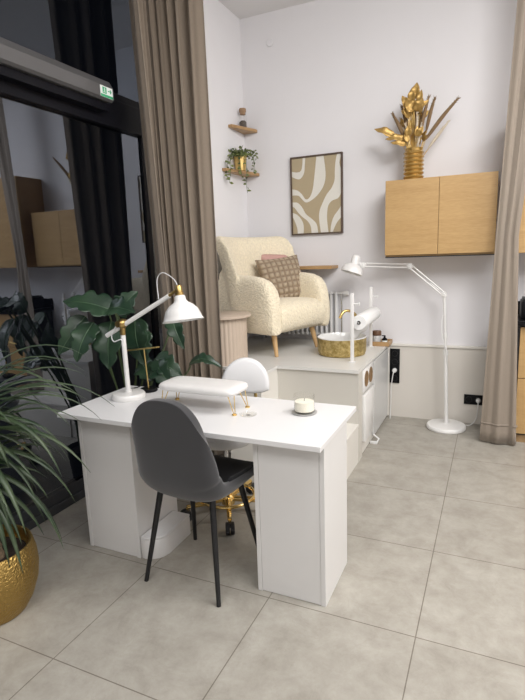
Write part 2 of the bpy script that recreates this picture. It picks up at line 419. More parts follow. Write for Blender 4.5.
# automatic door operator box on the transom
op = thing('door_operator', (-2.215, 0, 2.345), 'long grey aluminium door operator box with a green exit sticker on the dark transom', 'door operator')
prof = [(0, 0), (.085, 0), (.10, .012), (.10, .075), (.075, .115), (.012, .125), (0, .125)]
mb = MB().prism([(x, -1.4, z) for x, z in prof], (0, 4.0, 0))
build('cover', mb, M['alu'], op, smooth=False)
mb = MB().prism([(x, 2.60, z) for x, z in prof], (0, .006, 0)); build('end_cap', mb, M['grey_rail'], op, smooth=False)
build('lower_track', MB().box((.002, -1.4, -.045), (.06, 2.60, -.001)), M['black'], op, smooth=False)
st = build('exit_sticker', MB().box((.1005, 2.4900, .012), (.1018, 2.5950, .072), .0), M['stick'], op, smooth=False, label='white and green emergency exit sticker')
mb = MB().box((.102, 2.4915, .013), (.1026, 2.5935, .027))
mb.box((.102, 2.5084, .032), (.1026, 2.5414, .066))
build('green_field', mb, M['green'], st, smooth=False)
mb = MB()   # little running figure and an arrow
mb.ball((.1028, 2.5252, .060), .0035, (.2, 1, 1))
mb.tube([(.1028, 2.5252, .055), (.1028, 2.5238, .046), (.1028, 2.5179, .041), (.1028, 2.5172, .035)], .0018, 6)
mb.tube([(.1028, 2.5238, .046), (.1028, 2.5289, .041), (.1028, 2.5341, .039)], .0018, 6).tube([(.1028, 2.5179, .053), (.1028, 2.5252, .054), (.1028, 2.5319, .050)], .0015, 6)
build('running_figure', mb, M['stick'], st)
mb = MB().tube([(.1022, 2.5539, .050), (.1022, 2.5803, .050)], .0028, 6).tube([(.1022, 2.5715, .060), (.1022, 2.5818, .050), (.1022, 2.5715, .040)], .0028, 6)
build('arrow', mb, M['green'], st)

# ------------------------------------------------------------------ podium
mb = MB()
mb.box((LX, 3.09, 0), (-.80, BY, PZ-.02))
struct('trim_3', MB().box((LX+.001, 3.10, 0), (-1.385, BY-.001, PZ-.022)).box((-1.635, 2.96, 0), (-1.385, 3.10, PZ-.022), 0).box((-1.385, 3.26, 0), (-.812, BY-.001, PZ-.022)), [M['cream']], smooth=False)
struct('trim_4', MB().box((LX+.001, 3.09, PZ-.022), (-1.38, BY-.001, PZ), 0).box((-1.64, 2.95, PZ-.022), (-1.38, 3.09, PZ), 0).box((-1.38, 3.235, PZ-.022), (-.797, BY-.001, PZ), 0), M['step'], smooth=False)
struct('trim_5', MB().box((-1.384, 3.249, .27), (-.8125, 3.26, PZ-.023), .0).box((-.812, 3.249, 0), (-.80, 3.36, PZ-.023), 0), M['recess'], smooth=False)
struct('trim_6', MB().box((-1.384, 2.95, 0), (-.802, 3.249, .255), 0).box((-1.384, 2.945, .255), (-.797, 3.249, .275), .002), M['cream'], smooth=False)

# pedicure unit built into the podium flank
t = thing('foot_bath_cabinet', (-.80, 3.37, 0), 'white cabinet front with two round brown vents in the side of the podium', 'cabinet')
build('upper_panel', MB().box((-.008, 0, .46), (.006, .31, .62), .004), M['white'], t)
build('lower_panel', MB().prism([(-.006, .01, .10), (-.006, .26, .10), (-.006, .31, .44), (-.006, .0, .44)], (.022, 0, 0), .003), M['white'], t)
for y in (.062, .195):
    v = build('vent_hole', MB().lathe([(.056, -.004), (.056, .0095), (.052, .0095), (.049, .0070), (.020, .0068), (.001, .0068)], (0, y+.02, .545), 28, (1, 0, 0), True, True), M['hole'], t, label='round brown vent')
build('foot_bracket', MB().box((-.004, .25, .0), (.05, .268, .018), .002).tube([(.045, .258, .012), (.05, .315, .02), (.004, .325, .05)], .006, 8), M['whitep'], t)
t = thing('side_door', (-.80, 3.71, 0), 'tall pale grey smooth door closing the podium side next to the wall', 'door')
build('panel', MB().box((-.010, 0, .03), (.006, .55, .615), .003), M['sheet'], t, smooth=False)
build('edge_strip', MB().box((-.011, .552, .02), (.010, .60, .62), .003), M['cream'], t, smooth=False)

# ------------------------------------------------------------------ curtains
def curtain(name, path_top, path_bot, z0, z1, folds, amp, mat, label, hem=True, nu=260, nv=40, ph=0, grp='floor-length taupe curtains', sharp=.35, irr=.022, path_mid=None):
    pt = spline(path_top, 20); pb = spline(path_bot, 20); pmid = spline(path_mid, 20) if path_mid else None
    def at(P, u):
        L = [0]
        for a, b in zip(P[:-1], P[1:]): L.append(L[-1]+(b-a).length)
        d = u*L[-1]
        for i in range(len(L)-1):
            if L[i+1] >= d: break
        f = (d-L[i])/max(1e-6, L[i+1]-L[i]); p = P[i].lerp(P[i+1], f); tg = (P[i+1]-P[i]).normalized()
        return p, tg
    def f(u, v):
        a, ta = at(pt, u); b, tb = at(pb, u)
        w = v**1.2
        if pmid:
            c_, tc_ = at(pmid, u)
            if v < .44: a, ta, w = c_, tc_, v/.44
            else: b, tb, w = c_, tc_, (v-.44)/.56
        p = b.lerp(a, w); tg = tb.lerp(ta, w).normalized(); nrm = Vector((tg.y, -tg.x, 0))
        s = 2*PI*folds*(u + irr*(math.sin(9*u+1.2*v)+.6*math.sin(23*u+1)))+ph
        wv = math.sin(s)+sharp*math.sin(2*s+.8)+.25*math.sin(s*.5+3*v)
        am = amp*(.72+.38*math.sin(13*u+3+.6*v))*(1-.25*(1-v))
        p = p + nrm*am*wv + tg*am*.35*math.cos(s)
        return Vector((p.x, p.y, z0+(z1-z0)*v))
    t = thing(name, (0, 0, 0), label, 'curtain', grp)
    o = build('fabric', MB().grid(f, nu, nv), mat, t); solid(o, .004)
    if hem:
        def g(u, v):
            p = f(u, .001+v*.004); q = f(min(1, u+.002), .001); d = (q-f(max(0, u-.002), .001)).normalized()
            return p+Vector((d.y, -d.x, 0))*.0035+Vector((0, 0, .13))
        h = build('hem_stitch', MB().grid(g, nu, 2), mat, t); solid(h, .002)
    return t
curtain('window_curtain', [(-1.93, 2.615, 0), (-2.05, 2.78, 0), (-2.10, 2.98, 0), (-1.90, 2.985, 0), (-1.71, 3.0, 0)],
        [(-1.91, 2.745, 0), (-2.03, 2.88, 0), (-2.09, 2.99, 0), (-1.90, 2.995, 0), (-1.70, 3.01, 0)], .015, CEIL-.022, 10, .030, M['curtain'],
        'tall taupe curtain in deep folds hanging by the dark window left of the armchair', hem=False, ph=.4)
curtain('room_curtain', [(.065, 3.90, 0), (.12, 3.875, 0), (.18, 3.90, 0), (.20, 3.86, 0), (.30, 3.92, 0)],
        [(-.05, 3.93, 0), (.03, 3.895, 0), (.12, 3.90, 0), (.165, 3.90, 0), (.185, 3.93, 0)], .012, CEIL-.022, 2.2, .015, M['curtain_r'],
        'taupe satin curtain hanging at the right edge beside the oak wall cabinet', ph=1.2, sharp=.2, irr=.01, path_mid=[(-.005, 3.91, 0), (.04, 3.885, 0), (.085, 3.90, 0), (.105, 3.88, 0), (.118, 3.92, 0)])
single('curtain_rail', MB().box((-.19, -.30, -.02), (-.15, .02, -.001)).box((-.17, -.0, -.02), (.05, .03, -.001)), M['black'], (-1.80, 3.03, CEIL), 'short dark ceiling rail carrying the left window curtain', 'curtain rail', smooth=False)
single('curtain_rail', MB().box((-.2, -.012, -.02), (.35, .012, -.001)), M['black'], (.14, 3.885, CEIL), 'short dark ceiling rail carrying the right curtain', 'curtain rail', smooth=False)

# ------------------------------------------------------------------ wall cabinet, vase
t = thing('wall_cabinet', (-.40, 4.35, 1.375), 'oak wall cabinet with two plain doors hung above the white floor lamp', 'cabinet')
build('carcass', MB().box((-.385, -.30, 0), (.385, -.001, .565)), M['oak'], t, smooth=False)
for s in (-1, 1):
    lo, hi = (-.387, -.0015) if s < 0 else (.0015, .387)
    build('cabinet_door', MB().box((lo, -.32, .012), (hi, -.302, .562), .0012), M['oak'], t, smooth=False)
build('grip_rail', MB().box((-.385, -.312, -.008), (.385, -.285, 0)), M['blackmetal'], t, smooth=False)

pr_s = 1.1
V = thing('ribbed_vase', (-.605, 4.17, 1.94), 'amber gold ribbed cylindrical vase standing on top of the oak wall cabinet', 'vase')
pr = [(.055, 0), (.062, .006)]
for i in range(7):
    z = .012+i*.029
    pr += [(.060, z), (.068, z+.007), (.070, z+.013), (.067, z+.02), (.060, z+.026)]
pr += [(.060, .225), (.062, .232), (.056, .232), (.054, .05), (.001, .045)]
build('vase_body', MB().lathe([(r*1.1, z) for r, z in pr], n=40, cap1=False), M['amber'], V)
B = thing('dried_bouquet', (-.605, 4.17, 1.99), 'dried bouquet of gold leaves and brown plumes standing in the ribbed vase', 'dried flowers')
def plume(mb, pts, r, n=9):
    P = spline(pts, 8); k = len(P)
    mb.tube(P, [r*(.25+.9*math.sin(PI*min(1, (i/(k-1))**.8*.93+.04))) for i in range(k)], n)
    for i in range(3, k-1):
        for q in range(4):
            a = random.random()*2*PI; d = (P[min(i+1, k-1)]-P[i-1]).normalized()
            sd = d.orthogonal().normalized(); sd.rotate(Quaternion(d, a))
            mb.tube([P[i], P[i]+sd*r*1.1+d*r*1.8], [r*.3, r*.05], 4)
pl = MB(); stm = MB(); pale = MB(); gl = MB()
for (x, z, y, x0, z0) in [(-.158, .445, -.03, -.062, .255), (-.096, .50, .0, -.04, .30), (.104, .53, -.03, .036, .245), (.138, .523, .02, .085, .30), (.307, .487, -.03, .085, .232), (-.01, .555, .03, -.005, .33), (.05, .50, .05, .02, .30), (-.13, .39, .04, -.06, .25)]:
    p0 = Vector((x0*.25, y*.2, .05)); a_ = Vector((x0, y*.6, z0)); p3 = Vector((x, y, z))
    stm.tube([p0, a_], .0025, 6); plume(pl, [a_, a_.lerp(p3, .5)+Vector((.0, 0, .012 if x > 0 else .006)), p3], .0125)
for (x, z, y) in [(.03, .40, -.05), (-.06, .36, -.04), (.20, .31, .02), (-.11, .42, .03), (.06, .34, -.06), (.24, .36, .05)]:
    sp = spline([(x*.08, 0, .05), (x*.5, y*.5, z*.55), (x, y, z)], 8); k = len(sp)//2
    stm.tube(sp[:k+1], .002, 6); plume(pale, [sp[k], sp[(k+len(sp))//2], sp[-1]], .009)
def blade(mb, base, tip, w, nrm, droop=0., cup=.25, n=9, m=5, prof=None, wav=0, wph=0):
    base, tip, nrm = Vector(base), Vector(tip), Vector(nrm).normalized()
    ax = tip-base; L = ax.length; sd = ax.cross(nrm).normalized(); nn = sd.cross(ax).normalized()
    pf = prof or (lambda t: math.sin(PI*t**.75)**.8)
    def f(u, v):
        t = u*2-1; s = v
        c = base+ax*s+nn*(droop*L*math.sin(PI*s))
        ww = w*.5*max(.02, pf(min(.999, max(.001, s))))
        return c+sd*ww*t+nn*(cup*ww*abs(t)+wav*w*math.sin(s*14+wph)*abs(t)**2)
    mb.grid(f, m, n)
for i in range(26):     # gold leaves clustered above the rim
    a = random.uniform(-1, 1); h = random.uniform(.20, .47)
    p = Vector((a*.07, random.uniform(-.06, .05), h)); d = Vector((a*.6+random.uniform(-.4, .4), random.uniform(-.6, .2), random.uniform(.2, 1))).normalized()
    blade(gl, p, p+d*random.uniform(.06, .10), random.uniform(.035, .055), (random.uniform(-.9, .9), -1, random.uniform(-.2, .5)), .12, .3, wav=.1)
    stm.tube([(p.x*.2, 0, .05), p*.6, p], .002, 5)
for b0, t0, w in [((-.13, -.05, .27), (-.285, -.07, .34), .06), ((-.06, -.04, .25), (-.20, -.08, .255), .055), ((0, -.03, .52), (.02, -.04, .63), .07), ((-.02, -.03, .50), (-.01, -.05, .60), .06), ((.0, -.05, .43), (-.06, -.07, .51), .085), ((.02, -.05, .43), (.07, -.07, .51), .085), ((.03, -.03, .46), (.055, -.05, .575), .05), ((-.04, -.04, .46), (-.085, -.06, .55), .06), ((-.05, -.05, .20), (-.16, -.09, .225), .045)]:
    blade(gl, b0, t0, w, (.1, -1, .4), .15, .35, wav=.15)
    stm.tube([(0, 0, .05), Vector(b0)*.7+Vector((0, 0, .05)), b0], .0022, 5)
o = build('gold_leaf', gl, M['dryleaf'], B, label='gold painted leaves'); solid(o, .001)
build('plume', pl, M['dryplume'], B, label='brown plumes'); build('pale_plume', pale, M['paleplume'], B, label='pale plumes'); build('stem', stm, M['satin_gold'], B)

# ------------------------------------------------------------------ picture
P = thing('wall_picture', (-1.434, BY, 1.912), 'framed print of cream wavy bands on tan hanging on the white wall', 'picture')
W2, H2 = .232, .328
build('picture_frame', MB().box((-W2, -.03, -H2), (-W2+.012, 0, H2)).box((W2-.012, -.03, -H2), (W2, 0, H2)).box((-W2+.012, -.03, H2-.012), (W2-.012, 0, H2)).box((-W2+.012, -.03, -H2), (W2-.012, 0, -H2+.012)), M['frame'], P, smooth=False)
mb = MB(); mb.box((-W2+.012, -.02, -H2+.012), (W2-.012, -.004, H2-.012))
mb.mi = 1
def pm(x, y):
    u = min(1, max(0, (x-79)/(388-79))); top = 121+(97-121)*u; bot = 603+(597-603)*u
    v = min(1, max(0, (y-top)/(bot-top)))
    return Vector((-W2+.0125+u*(2*W2-.025), -.0206, H2-.0125-v*(2*H2-.025)))
def band(a, b, n=8):
    A = spline([(x, y, 0) for x, y in a], n); Bq = spline([(x, y, 0) for x, y in b], n)
    def rs(P, k):
        L = [0]
        for p, q in zip(P[:-1], P[1:]): L.append(L[-1]+(q-p).length)
        o = []
        for i in range(k):
            d = L[-1]*i/(k-1); j = 0
            while j < len(L)-2 and L[j+1] < d: j += 1
            f = (d-L[j])/max(1e-6, L[j+1]-L[j]); o.append(P[j].lerp(P[j+1], f))
        return o
    A = rs(A, 40); Bq = rs(Bq, 40)
    mb.grid(lambda u, v: pm(*(A[round(v*39)].lerp(Bq[round(v*39)], u)).xy), 2, 40)
band([(150, 100), (148, 150), (138, 195), (110, 206), (70, 198)], [(168, 100), (163, 160), (156, 215), (125, 250), (70, 230)])
band([(238, 95), (230, 170), (222, 240), (210, 320), (190, 368), (165, 380), (140, 345), (110, 320), (70, 312)], [(280, 95), (293, 215), (282, 290), (245, 350), (200, 388), (165, 400), (138, 375), (118, 355), (70, 352)])
band([(368, 80), (355, 140), (350, 200), (348, 260), (330, 310), (300, 350), (275, 400), (252, 460), (250, 520), (262, 620)], [(398, 80), (378, 150), (392, 210), (395, 300), (375, 372), (330, 395), (306, 430), (299, 500), (303, 560), (310, 620)])
band([(70, 398), (110, 400), (140, 430), (165, 475), (210, 515), (235, 550), (243, 620)], [(70, 424), (90, 432), (115, 465), (140, 492), (175, 522), (195, 560), (200, 620)])
band([(70, 462), (110, 480), (140, 520), (149, 560), (146, 620)], [(70, 480), (84, 505), (100, 545), (108, 580), (109, 620)])
band([(395, 415), (370, 455), (340, 500), (324, 555), (318, 620)], [(395, 495), (365, 530), (347, 565), (338, 590), (334, 620)])
build('print', mb, [M['tan'], M['offw']], P, smooth=False)

single('wall_fitting', MB().lathe([(.03, 0), (.03, .008), (.026, .012), (.001, .012)], n=28, axis=(0, -1, 0), cap1=False), M['wall'], (-1.834, BY, 3.187), 'small round white fitting high on the back wall near the corner', 'wall fitting')

# ------------------------------------------------------------------ corner shelves
def corner_shelf(z, L1, L2, label):
    mb = MB().prism([(0, 0, 0), (L1, 0, 0), (L1, -.035, 0), (.035, -L2, 0), (0, -L2, 0)], (0, 0, .024), .002)
    return single('corner_shelf', mb, M['oak_shelf'], (LX+.001, BY-.001, z), label, 'shelf', 'oak corner shelves', smooth=False)
corner_shelf(2.487, .13, .305, 'upper small oak corner shelf carrying the corked glass jar')
corner_shelf(2.118, .137, .45, 'lower small oak corner shelf carrying the trailing plant')
J = thing('cork_jar', (-2.062, 4.235, 2.511), 'clear glass jar with wooden stopper and dark contents on the upper corner shelf', 'jar')
build('jar_glass', MB().lathe([(.030, 0), (.034, .004), (.034, .10), (.026, .115), (.026, .13)], n=28, cap1=False), M['glass'], J)
build('contents', MB().lathe([(.001, .004), (.031, .005), (.031, .05), (.02, .062), (.001, .066)], n=24), M['pebble'], J)
build('stopper', MB().lathe([(.024, .112), (.0245, .13), (.030, .132), (.030, .158), (.027, .162), (.001, .162)], n=24), M['cork'], J)
I = thing('trailing_plant', (-2.052, 4.135, 2.142), 'small trailing green plant in a gold pot on the lower corner shelf', 'potted plant')
build('pot', MB().lathe([(.036, 0), (.044, .004), (.054, .10), (.056, .125), (.052, .125), (.048, .09), (.001, .088)], n=32, cap1=False), M['satin_gold'], I)
iv = MB(); ist = MB()
def vine(pts, n, sz):
    sp = spline(pts, 8); ist.tube(sp, .0018, 5)
    for k in range(n):
        p = sp[int((k+.5)/n*(len(sp)-1))]
        a = random.random()*2*PI; d = Vector((math.cos(a), math.sin(a), random.uniform(-.5, .5))).normalized()
        blade(iv, p, p+d*sz*random.uniform(.8, 1.3), sz*.62, (random.uniform(-.3, .6), -1, random.uniform(0, .8)), .1, .2, n=6, m=5)
for i in range(26):
    a = 2*PI*i/26+random.random()*.3; r = random.uniform(.05, .12)
    e = Vector((max(-.07, r*math.cos(a)), min(.11, r*math.sin(a)), random.uniform(.10, .22)))
    vine([(0, 0, .09), (e.x*.5, e.y*.5, .15), e], 7, .034)
for e in [[(.05, -.05, .13), (.09, -.09, .10), (.105, -.10, .0), (.10, -.11, -.10), (.115, -.12, -.2)], [(.03, -.06, .13), (.05, -.11, .1), (.06, -.12, .0), (.07, -.12, -.07)],
          [(-.01, -.07, .13), (-.01, -.16, .09), (.0, -.19, -.02), (-.01, -.20, -.12)], [(-.03, -.06, .13), (-.03, -.15, .10), (-.03, -.2, -.0), (-.02, -.22, -.08)], [(.07, .0, .13), (.12, -.0, .12), (.14, -.02, .04), (.135, -.03, -.03)], [(.06, .03, .13), (.10, .03, .16), (.14, .02, .13), (.15, .0, .08)]]:
    vine(e, 15, .031)
o = build('foliage', iv, M['ivy'], I); solid(o, .0008)
build('vine_stem', ist, M['stem'], I)

# ------------------------------------------------------------------ shelf board + radiator behind the armchair
single('wall_shelf', MB().box((0, -.20, 0), (.36, 0, .026), .002), M['oak_shelf'], (-1.61, BY-.001, 1.288), 'oak shelf board on the back wall behind the armchair', 'shelf', smooth=False)
R_ = thing('radiator', (-2.02, 4.305, PZ), 'white column radiator on the back wall behind the armchair', 'radiator')
for i in range(18):
    mb = MB(); x = i*.045
    for y in (-.019, .019): mb.tube([(x, y, .07), (x, y, .42)], .0115, 8)
    mb.box((x-.015, -.031, .41), (x+.015, .031, .436), .010).box((x-.015, -.031, .05), (x+.015, .031, .076), .010)
    build('column', mb, M['radiator'], R_)
for z in (.423, .063): build('header', MB().cyl((-.02, 0, z), (.79, 0, z), .011), M['radiator'], R_)
for x in (.05, .70): build('foot', MB().box((x, -.02, 0), (x+.02, .02, .055), .003), M['radiator'], R_)
vv = build('valve', MB().cyl((.785, 0, .423), (.83, 0, .423), .009).lathe([(.012, 0), (.019, .004), (.021, .035), (.017, .05), (.001, .05)], (.825, 0, .423), 18, (1, 0, 0)), M['whitep'], R_)
build('pipe', MB().tube([(.81, 0, .42), (.81, 0, .0)], .007, 8), M['steel'], R_)

# ------------------------------------------------------------------ armchair
phi = math.atan2(-.333, .943)
ac = Vector((-1.653, 3.834, PZ))
A = thing('armchair', ac, 'cream boucle wingback armchair with wooden legs on the podium', 'armchair', rz=phi)
def remesh_obj(name, mb, mat, parent, vox=.014, it=6, label=None):
    o = build(name, mb, mat, parent, label=label)
    r = o.modifiers.new('rm', 'REMESH'); r.mode = 'VOXEL'; r.voxel_size = vox; r.use_smooth_shade = True
    s = o.modifiers.new('sm', 'SMOOTH'); s.factor = .5; s.iterations = it
    return o
body = MB()
# arms: rounded, flaring forward (local x forward, y left)
for s in (-1, 1):
    sec = []
    for x, top, wd, yc in [(-.275, .665, .12, .288), (-.12, .628, .118, .303), (.05, .62, .122, .306), (.16, .61, .124, .308), (.24, .58, .122, .306), (.29, .52, .110, .302), (.318, .40, .09, .298)]:
        ring = []
        bot = .175
        for i in range(24):
            t = 2*PI*i/24; c, q = math.cos(t), math.sin(t)
            zz = (top+bot)/2+(top-bot)/2*math.copysign(abs(q)**.62, q)
            ww = wd*.5*1.18*math.copysign(abs(c)**.55, c)
            ring.append(Vector((x, s*(yc)+ww, zz)))
        sec.append(ring)
    body.rings(sec)
# back: curved wing shell, built as a thick swept slab wrapping round
sec = []
for i in range(25):
    u = -1+2*i/24; au = abs(u)
    y = .372*math.copysign(au**.9, u) if au < .999 else .372*u
    ring = []
    for k in range(28):
        t = 2*PI*k/28; c, q = math.cos(t), math.sin(t)
        top = .925+.012*au**2; bot = .18
        if au > .86: top -= .035*((au-.86)/.14)**2
        zz = (top+bot)/2+(top-bot)/2*math.copysign(abs(q)**.35, q)
        th = .072
        lean = -.10*(zz-.4)
        wing = .20*au**2.6*(1-.5*max(0, (zz-.66)/.26))
        xx = -.255+lean+wing+th*math.copysign(abs(c)**.6, c)
        spread = 1+.26*max(0, zz-.62)
        ring.append(Vector((xx, y*spread, zz)))
    sec.append(ring)
body.rings(sec)
body.box((-.30, -.33, .175), (.27, .33, .30), .03)
remesh_obj('upholstered_body', body, M['bouc'], A, .013, 8)
seat = MB()
sec = []
for x, h, w_ in [(-.22, .36, .265), (0, .40, .268), (.2, .41, .268), (.28, .395, .268), (.325, .35, .262), (.335, .29, .255), (.325, .22, .25), (.29, .185, .245)]:
    pass
prof_s = [(-.2, .20), (-.2, .39), (0, .412), (.18, .412), (.27, .402), (.318, .37), (.335, .32), (.332, .25), (.31, .20), (.27, .182)]
seat.rings([[Vector((x, y*(1 if 0 < i < len(prof_s) else 1), z+(.012*(1-(y/.27)**2)))) for i, (x, z) in enumerate(prof_s)] for y in [-.268+.536*k/12 for k in range(13)]])
so = build('seat_cushion', seat, M['bouc'], A, ang=60)
bevel(so, .02, 3)
for (x, y, dx, dy, m) in [(.25, -.25, .0, 0, 'b'), (.25, .25, 0, 0, 'b'), (-.25, -.25, 0, 0, 'b'), (-.25, .25, 0, 0, 'b')]:
    sx = math.copysign(1, x); sy = math.copysign(1, y)
    build('leg', MB().tube([(x-sx*.045, y-sy*.02, .20), (x, y, 0)], [.024, .014], 16), M['beech'], A)

# cushions on the armchair
def pillow(mb, w, h, t, n=15, waffle=False):
    def side(s):
        def f(u, v):
            a = u*2-1; b = v*2-1
            e = max(0, (1-abs(a)**2.6))*max(0, (1-abs(b)**2.6))
            pin = 1-.07*(1-abs(a)**2)*abs(b)**3
            pin2 = 1-.07*(1-abs(b)**2)*abs(a)**3
            d = s*t*.5*e**.55
            if waffle:
                k = abs(math.sin(PI*8*u))*abs(math.sin(PI*8*v)); d += s*.004*(k**.5-.6)*min(1, e*3)
            return Vector((d, a*w*.5*pin2, b*h*.5*pin))
        return f
    mb.grid(side(1), n, n); mb.grid(side(-1), n, n)
    bmesh.ops.remove_doubles(mb.bm, verts=mb.bm.verts[:], dist=.0005)
    return mb
def on_chair(x, y, z):
    v = Vector((x, y, 0)); v.rotate(Quaternion((0, 0, 1), phi)); return ac+Vector((v.x, v.y, z))
o = single('throw_cushion', pillow(MB(), .41, .38, .14, 71, True), M['waffle'], on_chair(-.025, .145, .572), 'taupe waffle-textured square cushion leaning on the armchair seat', 'cushion', ang=180)
o.rotation_euler = (0, math.radians(-22), phi-math.radians(12)); o.rotation_euler = (Matrix.Rotation(phi-math.radians(20), 3, 'Z') @ Matrix.Rotation(math.radians(-20), 3, 'Y') @ Matrix.Rotation(math.radians(5), 3, 'X')).to_euler()
o = single('throw_cushion', pillow(MB(), .36, .36, .11, 17), M['pink'], on_chair(-.135, .25, .615), 'dusty pink cushion tucked behind the taupe cushion on the armchair', 'cushion', ang=180)
o.rotation_euler = (Matrix.Rotation(phi-math.radians(16), 3, 'Z') @ Matrix.Rotation(math.radians(-17), 3, 'Y')).to_euler()

# fluted side table
T = thing('side_table', (-1.822, 3.266, PZ), 'round fluted beige side table between the curtain and the armchair', 'side table')
R = []
n = 36*6
for z in (.0, .335):
    R.append([Vector(((.172+.006*abs(math.sin(18*2*PI*i/n)))*math.cos(2*PI*i/n), (.172+.006*abs(math.sin(18*2*PI*i/n)))*math.sin(2*PI*i/n), z)) for i in range(n)])
build('fluted_drum', MB().rings(R), M['flute'], T, ang=60)
build('table_top', MB().lathe([(.207, .335), (.214, .338), (.214, .352), (.207, .357), (.001, .357)], n=64), M['flute'], T)

# ------------------------------------------------------------------ basin group
S = thing('wash_basin', (-1.058, 3.765, PZ), 'round vessel basin, mottled gold outside and white inside, on the podium top', 'basin')
build('bowl', MB().lathe([(.155, 0), (.176, .004), (.185, .03), (.187, .132)], n=64, cap1=False), M['basin_gold'], S, label='mottled gold outer bowl')
build('inner_bowl', MB().lathe([(.187, .132), (.188, .138), (.182, .140), (.178, .134), (.165, .045), (.10, .018), (.001, .014)], n=64, cap0=False, cap1=False), M['ceramic'], S, label='white ceramic inside of the bowl')
build('drain', MB().lathe([(.022, .016), (.022, .021), (.001, .022)], n=24), M['gold'], S)
F = thing('basin_faucet', (-1.01, 4.02, PZ), 'gold arched faucet behind the round basin', 'faucet')
build('base', MB().lathe([(.026, 0), (.026, .008), (.016, .014), (.015, .05), (.001, .05)], n=24), M['gold'], F)
build('spout', MB().tube(spline([(0, 0, .02), (0, 0, .24), (-.018, -.02, .29), (-.055, -.055, .312), (-.085, -.085, .30), (-.105, -.105, .255)], 8), .0115, 14), M['gold'], F)
build('lever', MB().cyl((.015, 0, .12), (.055, 0, .15), .005), M['gold'], F)

Q = thing('paper_roll_stand', (-.905, 3.49, PZ), 'white stand with two square posts on the podium holding the paper roll', 'roll stand')
for y in (.0, .60):
    p = build('post', MB().box((-.0115, y-.0115, 0), (.0115, y+.0115, .49), .003), M['white'], Q)
    build('foot_plate', MB().box((-.022, y-.022, 0), (.022, y+.022, .006), .002), M['white'], p)
    build('peg', MB().cyl((.01, y, .415), (.05, y, .415), .006, n=12).lathe([(.010, 0), (.010, .006), (.001, .006)], (.048, y, .415), 14, (1, 0, 0)), M['whitep'], p)
build('axle', MB().cyl((.040, -.005, .278), (.040, .605, .288), .006, n=12), M['steel'], Q)
RL = thing('paper_roll', (-.868, 3.53, PZ+.278), 'white paper towel roll hung across the stand beside the basin', 'paper roll')
mb = MB(); RR = []
for r, y in [(.014, 0), (.051, 0), (.053, .004), (.053, .50), (.051, .504), (.014, .504)]:
    RR.append([Vector((r*math.cos(2*PI*i/36), y, r*math.sin(2*PI*i/36)+y*.0167)) for i in range(36)])
mb.rings(RR, True, False, False, loop=True)
build('roll', mb, M['paper'], RL)
def sh(u, v):
    y = .02+.46*u; z = -.01-.115*v
    return Vector((-.0535+.012*math.sin(v*2.5)+.006*math.sin(u*9)*v, y, z+y*.0167))
o = build('loose_sheet', MB().grid(sh, 16, 8), M['paper'], RL); solid(o, .0008)
build('core', MB().rings([[Vector((r*math.cos(2*PI*i/24), y, r*math.sin(2*PI*i/24)+y*.0167)) for i in range(24)] for r, y in ((.0138, -.002), (.0138, .506))], True, False, False), M['sheet'], RL)

TR = thing('wooden_tray', (-.875, 4.225, PZ), 'small oak tray at the wall end of the podium top', 'tray')
build('tray_base', MB().box((-.055, -.085, 0), (.105, .085, .010), .002), M['oak_shelf'], TR, smooth=False)
build('tray_rim', MB().box((-.055, -.085, .010), (.105, -.077, .036)).box((-.055, .077, .010), (.105, .085, .036)).box((-.055, -.077, .010), (-.047, .077, .036)).box((.097, -.077, .010), (.105, .077, .036)), M['oak_shelf'], TR, smooth=False)
K = thing('lidded_jar', (-.885, 4.225, PZ+.0105), 'small jar with a dark brown lid on the wooden tray', 'jar')
build('jar_body', MB().lathe([(.032, 0), (.037, .004), (.037, .06), (.033, .068), (.001, .068)], n=28), M['sheet'], K)
build('lid', MB().lathe([(.036, .068), (.038, .07), (.038, .10), (.034, .106), (.001, .107)], n=28), M['brown'], K)
K = thing('pump_bottle', (-.812, 4.185, PZ+.0105), 'tiny black and white bottle on the wooden tray beside the lidded jar', 'bottle')
build('bottle_body', MB().lathe([(.020, 0), (.022, .003), (.022, .045), (.010, .056), (.001, .056)], n=24), M['outlet'], K)
build('cap', MB().lathe([(.009, .056), (.009, .072), (.006, .075), (.001, .075)], n=20).tube([(0, 0, .072), (-.022, -.01, .074)], .004, 8), M['outlet'], K)
build('wrap', MB().lathe([(.0225, .012), (.0225, .034)], n=24, cap0=False, cap1=False), M['stick'], K, label='white band round the bottle')

# outlets
O = thing('wall_outlet', (-.752, BY-.018, .30), 'black vertical four-gang wall outlet beside the podium with a white plug', 'outlet')
build('cover_plate', MB().box((-.04, -.012, 0), (.042, 0, .30), .004), M['outlet'], O)
for i in range(4):
    build('socket', MB().lathe([(.026, .0), (.026, .0135), (.023, .0135), (.021, .008), (.001, .008)], (.001, 0, .042+i*.072), 24, (0, -1, 0), cap1=False), M['blackmetal'], O)
PL = thing('power_plug', (-.75, BY-.0305, .414), 'white plug with cord in the tall black wall outlet', 'plug')
build('plug_body', MB().lathe([(.019, 0), (.019, .02), (.012, .035), (.001, .036)], n=20, axis=(0, -1, 0)), M['whitep'], PL)
build('cord', MB().tube(spline([(0, -.034, 0), (-.004, -.05, -.02), (-.022, -.03, -.15), (-.025, -.02, -.30), (-.028, -.03, -.395), (-.02, -.08, -.409)], 8), .004, 8), M['whitep'], PL)
O2 = thing('wall_outlet', (-.125, BY-.018, .165), 'low black horizontal wall outlet between the floor lamp and the right curtain', 'outlet')
build('cover_plate', MB().box((-.065, -.012, 0), (.085, 0, .082), .004), M['outlet'], O2)
for x in (-.028, .044):
    build('socket', MB().lathe([(.026, 0), (.026, .0135), (.023, .0135), (.021, .008), (.001, .008)], (x, 0, .041), 24, (0, -1, 0), cap1=False), M['blackmetal'], O2)
